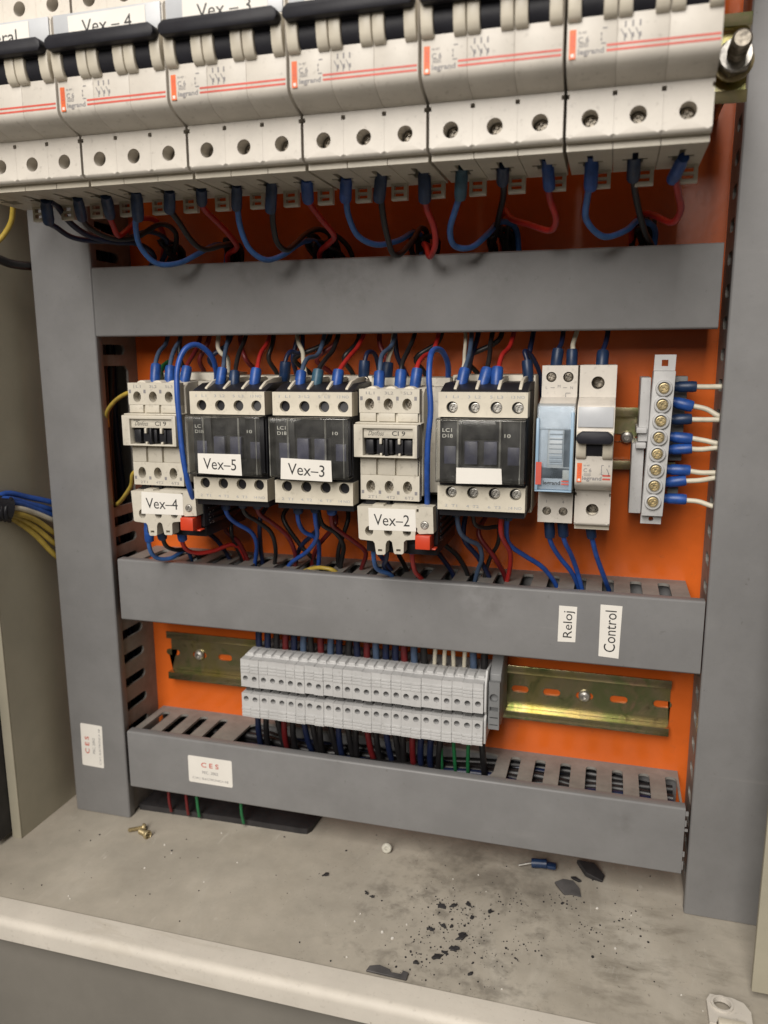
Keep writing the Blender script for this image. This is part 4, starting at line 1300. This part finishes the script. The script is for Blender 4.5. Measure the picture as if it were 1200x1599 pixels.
DOWN = [
 ('blue wire under the left terminal of the Vex-5 contactor', 'w_sblue', 's_dblue', [(88.4,-66,-129),(87.6,-62,-141.6),(88.2,-54,-149.3),(94.0,-44,-157.3),(94.2,-36,-166.3),(89.2,-28,-177.5),(83.8,-22,-192)]),
 ('black wire under the middle terminal of the Vex-5 contactor', 'w_black', 's_dblue', [(98.9,-66,-129),(98.1,-60,-141.5),(101.3,-50,-148.6),(105.7,-42,-157.1),(106.0,-34,-168.4),(101.3,-26,-180.5),(95.7,-20,-193)]),
 ('red wire under the right terminal of the Vex-5 contactor', 'w_dred', 's_dblue', [(108.5,-66,-129),(107.0,-60,-141.1),(110.3,-50,-148.9),(116.5,-42,-158.8),(118.7,-34,-170.1),(115.1,-26,-181.7),(110.7,-20,-194)]),
 ('blue wire hooking from the bottom left of the Vex-4 relay', 'w_blue', 's_blue', [(34.1,-60,-153),(32.8,-58,-167.4),(33.9,-52,-175.2),(38.9,-44,-176.0),(43.3,-34,-173.1),(41.7,-24,-182.9),(35.4,-18,-195)]),
 ('black wire hooking from the bottom middle of the Vex-4 relay', 'w_black', 's_dblue', [(41.2,-58,-153),(39.8,-52,-165.9),(41.0,-44,-170.5),(44.4,-36,-172.6),(47.6,-26,-179.9),(43.7,-20,-192)]),
 ('red wire running right from the bottom of the Vex-4 relay', 'w_red', 's_blue', [(55.5,-60,-152),(54.2,-54,-166.2),(57.2,-46,-171.9),(65.7,-38,-171.6),(75.1,-30,-168.8),(77.4,-22,-178.9),(74.1,-18,-192)]),
 ('blue wire under the left terminal of the Vex-3 contactor', 'w_sblue', 's_dblue', [(133.4,-66,-129),(131.5,-60,-144.3),(131.2,-52,-152.8),(135.2,-46,-156.9),(135.3,-38,-163.3),(131.3,-28,-177.2),(126.3,-20,-192)]),
 ('blue wire crossing left under the middle terminal of the Vex-3 contactor', 'w_sblue', 's_dblue', [(143.3,-66,-129),(142.7,-62,-143.4),(139.9,-52,-155.3),(128.6,-40,-168.0),(113.8,-30,-178.7),(104.6,-22,-191)]),
 ('red wire under the right terminal of the Vex-3 contactor', 'w_dred', 's_blue', [(154.6,-66,-129),(151.6,-60,-144.4),(153.3,-52,-151.5),(159.6,-42,-159.4),(163.7,-34,-168.0),(158.7,-26,-178.7),(152.6,-20,-192)]),
 ('blue wire dropping from the bottom left of the Vex-2 relay', 'w_blue', 's_blue', [(176.6,-62,-149),(175.7,-58,-164.5),(176.3,-50,-173.2),(181.2,-40,-178.6),(181.9,-28,-190)]),
 ('dark blue wire dropping from the bottom middle of the Vex-2 relay', 'w_dblue', 's_blue', [(184.8,-60,-149),(182.0,-54,-164.3),(178.2,-46,-172.2),(179.5,-34,-181.1),(179.2,-24,-192)]),
 ('red wire dropping from the bottom right of the Vex-2 relay', 'w_red', 's_blue', [(198.5,-62,-148.5),(197.9,-58,-162.3),(197.0,-48,-173.1),(199.1,-38,-180.2),(200.3,-26,-190)]),
 ('grey-blue wire under the left terminal of the blank labelled contactor', 'w_gblue', 's_dblue', [(223.5,-66,-127),(223.9,-58,-144.9),(227.1,-50,-152.2),(232.3,-42,-157.3),(233.4,-34,-166.6),(230.4,-28,-175.2),(226.3,-20,-190)]),
 ('red wire under the right terminal of the blank labelled contactor', 'w_red', 's_dblue', [(248.2,-66,-127),(246.9,-62,-142.5),(247.4,-54,-151.2),(250.1,-44,-159.4),(248.8,-34,-170.5),(244.7,-22,-190)]),
 ('blue wire running right from under the blank labelled contactor', 'w_sblue', 's_dblue', [(251.1,-62,-128),(249.0,-54,-145.8),(250.6,-46,-155.3),(258.4,-38,-162.5),(267.9,-30,-171.3),(274.5,-22,-183.7),(275,-18,-192)]),
 ('blue wire from the left bottom terminal of the timer', 'w_sblue', 's_dblue', [(270.6,-46,-138.5),(271.4,-44,-150.9),(275.7,-36,-161.9),(283.4,-28,-173.4),(286.9,-20,-185.4),(287,-18,-194)]),
 ('blue wire from the right bottom terminal of the timer', 'w_sblue', 's_dblue', [(277.6,-46,-138.5),(278.9,-44,-150.5),(283.3,-36,-161.4),(286.1,-28,-172.6),(288.9,-23,-186.0),(289,-20,-194)]),
 ('blue wire from the bottom of the single narrow breaker', 'w_sblue', 's_dblue', [(291.6,-46,-138.5),(293.5,-44,-148.9),(297.0,-38,-160.8),(300.9,-30,-175.3),(303.6,-20,-185.9),(304,-18,-194)]),
]
for lb, c, s, p in DOWN:
    wire(lb, p, c, 1.35, s, 11.0, 'wires leaving the contactor row downwards', sr=2.9)
wire('black wire crossing under the Vex-3 contactor', [(143.2,-60,-133),(143.6,-54,-147.1),(148.8,-46,-153.8),(150.7,-38,-163.2),(146.3,-28,-175.0),(140.0,-20,-192)], 'w_black', 1.4)
wire('black wire bowing under the blank labelled contactor', [(231.4,-60,-130),(231.9,-54,-142.5),(237.0,-46,-146.3),(242.3,-38,-147.3),(241.7,-32,-157.6),(236.0,-26,-169.6),(230.8,-20,-190)], 'w_black', 1.2)
wire('yellow wire arching above the edge of the middle duct', [(116,-26,-192),(119.4,-28,-185.0),(129.4,-32,-180.0),(137.6,-34,-179.0),(143.9,-32,-181.4),(147.2,-24,-192)], 'w_yellow', 1.3)

# extra slack behind and below the contactors
random.seed(17)
SL2 = [(58, 'w_dblue'), (70, 'w_black'), (84, 'w_dred'), (97, 'w_dblue'), (112, 'w_black'), (125, 'w_dblue'), (134, 'w_dred'), (148, 'w_black'), (160, 'w_dblue'), (172, 'w_black'), (206, 'w_dblue'), (214, 'w_black'), (221, 'w_dblue'), (236, 'w_dred')]
for x, c in SL2:
    a, b = random.uniform(-12, 12), random.uniform(-16, 16)
    wire('%s slack wire hanging behind the contactors down into the middle duct' % {'w_dblue': 'dark blue', 'w_black': 'black', 'w_dred': 'dark red'}[c],
         [(x, -18, -134), (x + a * .4, -24, -143), (x + a, -30 - random.uniform(0, 8), -154 + random.uniform(-5, 5)), (x + a * .3 + b * .6, -30, -167), (x + b, -22, -180), (x + b * 1.1, -18, -192)], c, 1.45, group='slack wires hanging behind the contactors')
for x, c in ((40, 'w_black'), (52, 'w_dred'), (66, 'w_dblue'), (92, 'w_dred'), (104, 'w_black'), (114, 'w_dblue'), (128, 'w_black'), (142, 'w_dred'), (152, 'w_black'), (172, 'w_dred'), (186, 'w_dblue'), (198, 'w_black'), (218, 'w_dblue'), (230, 'w_black'), (250, 'w_dblue')):
    a, b = random.uniform(-10, 10), random.uniform(-12, 12)
    wire('%s slack wire behind the contactors rising into the upper duct' % {'w_dblue': 'dark blue', 'w_black': 'black', 'w_dred': 'dark red'}[c],
         [(x, -14, -70), (x + a * .5, -18, -62), (x + a, -24 - random.uniform(0, 6), -54), (x + b * .8, -24, -45), (x + b, -20, -33)], c, 1.45, group='slack wires rising behind the contactors')

GZ = [('first', -69.2, -69.0), ('second', -77.2, -84.2), ('third', -86.2, -85.6), ('fourth', -95.2, -97.3), ('fifth', -102.0, -100.0), ('sixth', -112.6, -113.6), ('seventh', -119.5, -115.6), ('lowest', -128.2, -130.5)]
for i, (nm, za, zb) in enumerate(GZ):
    x = bx(za)
    lb = 'white wire in the %s clamp from the top of the terminal bar' % nm if nm != 'lowest' else 'white wire in the lowest clamp of the terminal bar'
    zm = za * .45 + zb * .55
    wire(lb, [(x + 7.0, -30, za), (x + 15.5, -30, za + (zb - za) * .25), (347, -32, zm), (354, -34, zb), (362, -32, zb - .6), (368, -28, zb - 6)], 'w_white', 1.35, 's_dblue' if i in (0, 2) else 's_blue', 10.5, 'white wires from the terminal bar', sr=2.9)

wire('upper yellow wire from the left duct to the Vex-4 contactor', [(36,-60,-71),(29.4,-60,-72.8),(22.8,-58,-74.4),(10.0,-50,-78.7),(-1.5,-42,-86),(-9,-32,-95.9)], 'w_yellow', 1.3)
wire('lower yellow wire from the left duct to the Vex-4 relay', [(32,-60,-118),(25.8,-60,-121.5),(21.3,-56,-129.3),(10.4,-48,-137.8),(-1.9,-36,-144.5),(-14,-28,-150)], 'w_yellow', 1.3)
LBR = 1.75
LB = [('w_sblue', 'upper blue wire of the bundle entering behind the left duct', (-57,-72,-135.1), (-54.2,-56,-139.9), (-48.5,-40,-145.9)),
      ('w_sblue', 'lower blue wire of the bundle entering behind the left duct', (-53.1,-73,-139.7), (-50.8,-57,-146.0), (-48.6,-40,-154.4)),
      ('w_sblue', 'middle blue wire of the bundle entering behind the left duct', (-54.5,-76,-137.6), (-52.0,-60,-143.0), (-48.8,-41,-150.2)),
      ('w_white', 'white wire of the bundle entering behind the left duct', (-50.5,-72,-143.6), (-49.7,-56,-149.9), (-48.6,-40,-158.2)),
      ('w_yellow', 'top yellow wire of the bundle entering behind the left duct', (-50.1,-73,-146.8), (-49.6,-56,-155.0), (-48.6,-40,-166.4)),
      ('w_yellow', 'middle yellow wire of the bundle entering behind the left duct', (-54.0,-72,-148.2), (-51.1,-56,-158.9), (-48.6,-40,-174.1)),
      ('w_yellow', 'lowest yellow wire of the bundle entering behind the left duct', (-56.4,-73,-148.8), (-52.4,-57,-162.6), (-48.6,-40,-182.7))]
for i, (c, lb, a, b, d) in enumerate(LB):
    wire(lb, [(-100, -112 - i * .7, -128 - i * .8), (-76, -99, -134 - i * .8), (-62, -86, -138.5 - i * 1.1), a, b, d, (-48.4, -22, d[2] - 9)], c, LBR)
m = M()
m.tube([(-84, -105, -132), (-68, -93, -137.5), (-60, -85, -141), (-55.5, -78, -143.2), (-52.5, -73.5, -144.6)], 6.8, 14)
for k in range(7):
    a = k * 2.4
    cx, cy, cz = -53.2 - k * 1.5, -75 - k * 1.9, -144.2 + k * .7
    m.tube([(cx + 1.5 * math.cos(a), cy + 1.5, cz + 6.6), (cx + 3, cy - 5.5, cz + 2), (cx + 2, cy - 5, cz - 4), (cx, cy, cz - 7.2)], 1.4, 6, 3)
tag(build('cable_sleeve', local(m, (-60, -80, -141)), 'black', None, sharp=80), 'black taped sleeve gripping the wire bundle beside the left duct', 'cable sleeve', None, (-60, -80, -141))
m = M()
m.tube([(-80, -112, -127), (-68, -101, -128.5), (-60, -91, -131.5), (-57, -86, -135)], 2.2, 8)
tag(build('cable_tie', local(m, (-60, -90, -133)), 'guard', None, sharp=80), 'pale cable tie head on the wire bundle at the far left', 'cable tie', None, (-60, -90, -133))
wire('yellow wire hanging beside the left cabinet wall under the breakers', [(-22,-88,60),(-24,-82,42),(-29.9,-76,28.3),(-35.5,-74,20.2),(-42.8,-76,12.1),(-54,-84,4)], 'w_yellow', 1.6)
wire('thick black cable crossing the left wall behind the upright duct', [(-90,-112,18),(-60,-92,9),(-52,-78,6.2),(-50.5,-66,4.1),(-49.6,-54,2.5),(-49,-20,4)], 'w_black', 2.6)

# wires above and below the terminal row
TW = ['w_dblue', 'w_dblue', 'w_black', 'w_dred', 'w_dblue', 'w_gblue', 'w_black', 'w_dred', 'w_gblue', 'w_dblue', 'w_black', 'w_dblue', 'w_dred', 'w_gblue', 'w_dblue', 'w_dblue', 'w_dred', 'w_gblue', 'w_black', 'w_white', 'w_white', 'w_white', 'w_white', 'w_gblue', 'w_black']
TN = {'w_dblue': 'dark blue', 'w_black': 'black', 'w_dred': 'dark red', 'w_gblue': 'grey blue', 'w_white': 'white', 'w_green': 'green'}
random.seed(5)
for k in range(25):
    x = 88.6 + PITCH * k
    c = TW[k]
    j = random.uniform(-1.5, 1.5)
    wire('%s wire rising behind the terminal block %s' % (TN[c], NTH[k]), [(x, -26, -242), (x + j * .4, -27, -230), (x + j, -26, -216), (x + j * 1.6, -24, -204)], c, 1.3 if c == 'w_white' else 2.2, group='wires rising from the terminal row')
BW = ['w_dblue', 'w_black', 'w_black', 'w_dred', 'w_black', 'w_dblue', 'w_black', 'w_black', 'w_black', 'w_dblue', 'w_black', 'w_black', 'w_dred', 'w_black', 'w_dblue', 'w_black', 'w_black', 'w_dred', 'w_dblue', 'w_dblue', 'w_black', 'w_green', 'w_green', 'w_green', 'w_black']
for k in range(25):
    x = 88.6 + PITCH * k
    c = BW[k]
    if c == 'w_green':
        x = {21: 209.6, 22: 217.2, 23: 227.0}[k]
    j = random.uniform(-2.5, 2.5) if c != 'w_green' else random.uniform(-1, 1)
    wire('%s wire dropping below the terminal block %s' % (TN[c], NTH[k]), [(x, -30, -268), (x + j * .3, -31, -280), (x + j, -28, -296), (x + j * 1.5, -22, -312), (x + j, -20, -326)], c, 2.0 if c != 'w_green' else 1.2, group='wires dropping from the terminal row')
# dark wires added to fill the ducts and darken their slots
random.seed(9)
FILL = ['w_black', 'w_dblue', 'w_black', 'w_black', 'w_black', 'w_black', 'w_black', 'w_dblue', 'w_black', 'w_black']
def fill_h(nm, x0, x1, zt, depth, n=14):
    for k in range(n):
        c = FILL[k % len(FILL)]
        y = -5 - 33 * k / (n - 1)
        z = zt - depth - random.uniform(0, 5)
        pts = [(x0 + (x1 - x0) * i / 9, y + random.uniform(-2.5, 2.5), z + random.uniform(-3, 3)) for i in range(10)]
        wire('%s wire lying lengthwise inside the %s' % (TN.get(c, 'black'), nm), pts, c, 2.6, group='wires lying inside the ' + nm)
fill_h('middle duct', 4, 344, -179.5, 14)
fill_h('lowest duct', 4, 346, -298.4, 9)
def fill_v(nm, x0, x1, za, zb, n=9):
    for k in range(n):
        c = FILL[k % len(FILL)]
        x = x0 + (x1 - x0) * ((k * 5) % n) / (n - 1)
        y = -5 - 33 * k / (n - 1)
        pts = [(x + random.uniform(-2, 2), y + random.uniform(-2, 2), za + (zb - za) * i / 13) for i in range(14)]
        wire('%s wire running upright inside the %s' % (TN.get(c, 'black'), nm), pts, c, 2.3, group='wires running inside the ' + nm)
fill_v('left duct', -26, -12, -355, 200)
fill_v('right duct', 362, 374, -355, 200)
for (x, c, nm) in ((21, 'w_dred', 'red wire nearest the left duct seen below the lowest duct'), (34, 'w_dred', 'dark red wire seen below the lowest duct'), (42, 'w_green', 'left green wire seen below the lowest duct'), (75, 'w_green', 'right green wire seen below the lowest duct')):  # red stubs take the darker red to imitate shade under the duct
    wire(nm, [(x - 1, -26, -322), (x, -34, -340), (x + 1, -36, -350), (x + 1.5, -35, -359.5)], c, 1.05)

# ------------------------------------------------------------------ things lying on the cabinet floor
o = build('black_slab', M().prism([(-3.6, -33.6), (60, -31.4), (116, -30.6), (120, -30), (122, -26), (123, -0.5), (-3.6, -0.5)], 0, 4.0, 'z'), 'rubber')  # flat black slab covering the dark area under the duct
tag(o, 'black slab lying under the lowest duct at left', 'gland plate', None, (0, 0, FZ))

def small_screw(label, c, d, mt, r=1.2, L=8, hr=2.2):
    t = thing('loose_screw', label, 'screw', c)
    d = Vector(d).normalized()
    prof = [(r * .5, 0)] + [(r if i % 2 else r * .82, 0.6 + i * .45) for i in range(int(L / .45))]
    build('shank', M().lathe((0, 0, 0), d, prof, 10), mt, t)
    build('head', screw_head(d * L, hr, d, h=1.6), mt, t)
    return t
small_screw('small brass screw lying on the floor by the foot of the left duct', (4.2, -59.5, FZ + 1.4), (1, .55, .06), 'brass', 1.5, 9.5, 2.6)
small_screw('stubby grey screw lying beside the small brass one on the floor', (12.5, -59.0, FZ + 2.2), (1, -.35, .02), 'brass', 2.0, 7.5, 2.9)
t = thing('loose_plug', 'small translucent pan headed plug standing alone on the floor under the lowest duct', 'plug', (175.8, -33.5, FZ))
m = M().lathe((0, 0, 2.6), (0.15, -0.9, 0.35), [(2.2, 0), (2.3, 1.2), (3.2, 1.4), (3.2, 2.2), (2.6, 2.9), (1.2, 3.0), (1.0, 2.2)], 14)
build('cap', m, 'plug', t)
build('stem', M().lathe((0, .4, 2.6), (-0.15, 0.9, -0.2), [(1.6, 0), (1.6, 3.5), (1.0, 4.5)], 10), 'plug', t)

def chip(label, x, y, pts, h, mt, tilt=(0, 0), rz=0.0, group=None, cat='scrap', name='plastic_scrap', z=0.0):
    m = M().prism(pts, 0, h, 'z')
    o = build(name, m, mt, None, bevel=min(.12, h * .2), seg=1)
    tag(o, label, cat, group, (x, y, FZ + .15 + z))
    o.rotation_euler = (tilt[0], tilt[1], rz)
    return o
t = thing('crimp_terminal', 'dark blue crimp terminal with a bare pin under the lowest duct', 'crimp terminal', (268.1, -25.5, FZ))
build('sleeve', M().lathe((-2, 0, 3.0), (1, .1, .05), [(2.6, 0), (2.9, 2), (2.7, 6), (3.0, 9), (2.2, 9.6)], 12), 's_dblue', t)
build('pin', M().cyl((-2, 0, 3.0), (-1, -.25, -.22), .7, 8, 8), 'steel', t)
build('fork', M().box(7.4, 13, -2.5, 2.5, 2.0, 4.4), 's_dblue', t, bevel=0.8)
chip('large grey plastic flake tilted on the floor at right', 288.5, -41.5, [(-7.5, 1), (-3, 4.5), (3, 5), (7, 1), (8.5, -4.5), (3, -4), (-1, -5.5)], 1.6, 'greyscrap', (0.35, 0.1), z=1.0)
chip('black plastic offcut half under the lowest duct at right', 300.5, -22.9, [(-8, 4), (2, 6), (9, -1), (8, -6), (-2, -4)], 3.0, 'rubber', (0.2, 0.2), z=1.0)
chip('small black curl between the two larger plastic offcuts', 293.0, -31.0, [(-3, 1), (0, 2), (3.5, -1), (2, -2), (-1, -.5)], 1.2, 'rubber')
o = chip('dark grey torn gasket strip lying along the inner edge of the front lip', 203, -132.6, [(-10, -2.2), (-9, 1.0), (-4, 2.6), (2, 1.2), (2.5, -.2), (8, 0), (8.6, 2.2), (11.5, 1.6), (11.3, -2.6)], 1.2, 'greyscrap', (0.15, 0.0), z=.5)
SC = 'black insulation crumbs on the cabinet floor'
random.seed(21)
def blob(r):
    r = r * .66
    n = random.randint(11, 16)
    return [(r * random.choice((.35, .6, .9, 1.35)) * math.cos(2 * math.pi * i / n) * 1.3, r * random.choice((.4, .6, .85, 1.1)) * math.sin(2 * math.pi * i / n)) for i in range(n)]
for (x, y, r, lb) in ((219.5, -75.2, 3.4, 'black crumb at the head of the crumb trail below the lowest duct'), (226.5, -73.5, 2.4, 'ragged black crumb just right of the head of the trail'), (234.5, -70.0, 2.6, 'thin black sliver near the head of the crumb trail'),
                      (217.9, -95.6, 2.4, 'lone black crumb left of the middle of the crumb trail'), (224.5, -91.5, 2.0, 'narrow black crumb in the middle of the crumb trail'), (229.0, -90.5, 1.3, 'tiny black crumb in the middle of the crumb trail'),
                      (235.5, -97.0, 3.6, 'largest black crumb on the right of the trail'), (233.5, -107.0, 2.8, 'black crumb below the largest crumb'), (226.5, -114.6, 3.5, 'clumped black crumb near the front end of the trail'), (229.5, -111.0, 2.0, 'small crumb touching the front clump'),
                      (216.5, -122.0, 2.4, 'grey crumb at the front end of the trail near the lip'), (247.5, -72.5, 2.2, 'round black crumb right of the head of the trail'), (238.5, -80.5, 1.8, 'small black crumb between the sliver and the largest crumb'),
                      (147, -66.5, 2.6, 'single dark offcut alone on the left half of the floor'), (175.5, -76.5, 1.7, 'left of two small crumbs under the plug'), (179.5, -78.5, 1.6, 'right of two small crumbs under the plug'), (245.0, -122.0, 1.9, 'dark crumb near the lip right of the trail')):
    o = chip(lb, x, y, blob(r), 1.0, 'rubber', (random.uniform(-.3, .3), random.uniform(-.3, .3)), random.uniform(-.5, .8), SC, 'crumb', 'insulation_crumb')
random.seed(33)
m = M()
for k in range(500):
    if k < 430:
        cx, cy = random.choice(((219, -75), (226, -74), (235, -97), (233, -107), (226, -114), (218, -96), (217, -122), (240, -80), (262, -60), (285, -52), (300, -75), (268, -95), (325, -60), (250, -110)))
        x, y = random.gauss(cx, 6 if k < 300 else 14), random.gauss(cy, 5 if k < 300 else 14)
        if y > -14 or y < -134:
            continue
    else:
        x, y = random.uniform(-40, 370), random.uniform(-134, -15)
    if not -52 < x < 350:
        continue
    r = abs(random.gauss(0, .22)) + .09
    n = 5
    a0 = random.uniform(0, 6)
    pts = [(x + r * random.uniform(.6, 1.4) * math.cos(a0 + 2 * math.pi * i / n), y + r * random.uniform(.6, 1.2) * math.sin(a0 + 2 * math.pi * i / n)) for i in range(n)]
    m.prism(pts, 0.02, .25 + r * .5, 'z')
o = build('dirt_specks', m, 'rubber')
o.location = (0, 0, FZ * MM)
o['kind'] = 'stuff'
m = M()
for k in range(26):
    x, y = random.uniform(-30, 360), random.uniform(-130, -25)
    r = abs(random.gauss(0, .3)) + .25
    pts = [(x + r * random.uniform(.6, 1.2) * math.cos(1.2 * i), y + r * random.uniform(.6, 1.2) * math.sin(1.2 * i)) for i in range(5)]
    m.prism(pts, 0.03, .3 + r * .4, 'z')
o = build('plaster_specks', m, 'paper')
o.location = (0, 0, FZ * MM)
o['kind'] = 'stuff'
# broken white moulding at the front right corner
t = thing('broken_moulding', 'broken white plastic moulding with a ring hole at the front right corner', 'broken plastic part', (366, -116, FZ))
m = M()
m.plate([(-8, -9), (-5, -9), (-4.5, -6), (4, -6), (4.5, -9), (11, -9), (11.5, 2), (9, 7), (4, 9), (-6, 9), (-8, 5)], [circ(-1.2, 3.0, 4.0, 16)], 2.2, 3.8, 'z')
build('plate', m, 'breaker', t)
m = M().lathe((-1.2, 3.0, 0.3), (0, 0, 1), [(4.05, 1.8), (5.2, 1.8), (5.2, 4.4), (4.1, 4.4)], 18)
build('ring', M().plate(circ(-1.2, 3, 5.1, 18), [circ(-1.2, 3, 4.05, 18)], 3.85, 4.9, 'z'), 'breaker', t)
build_each('side_wall', M().box(8.2, 11, -9, 6, 0.1, 2.1).box(-7.8, -5.4, -8.8, 5, .1, 2.1), 'breaker', t, bevel=.4)
build('cross_rib', M().box(-4.2, 8, -10.5, -6.2, .4, 5.2), 'lcream', t, bevel=.6)

bpy.context.view_layer.update()
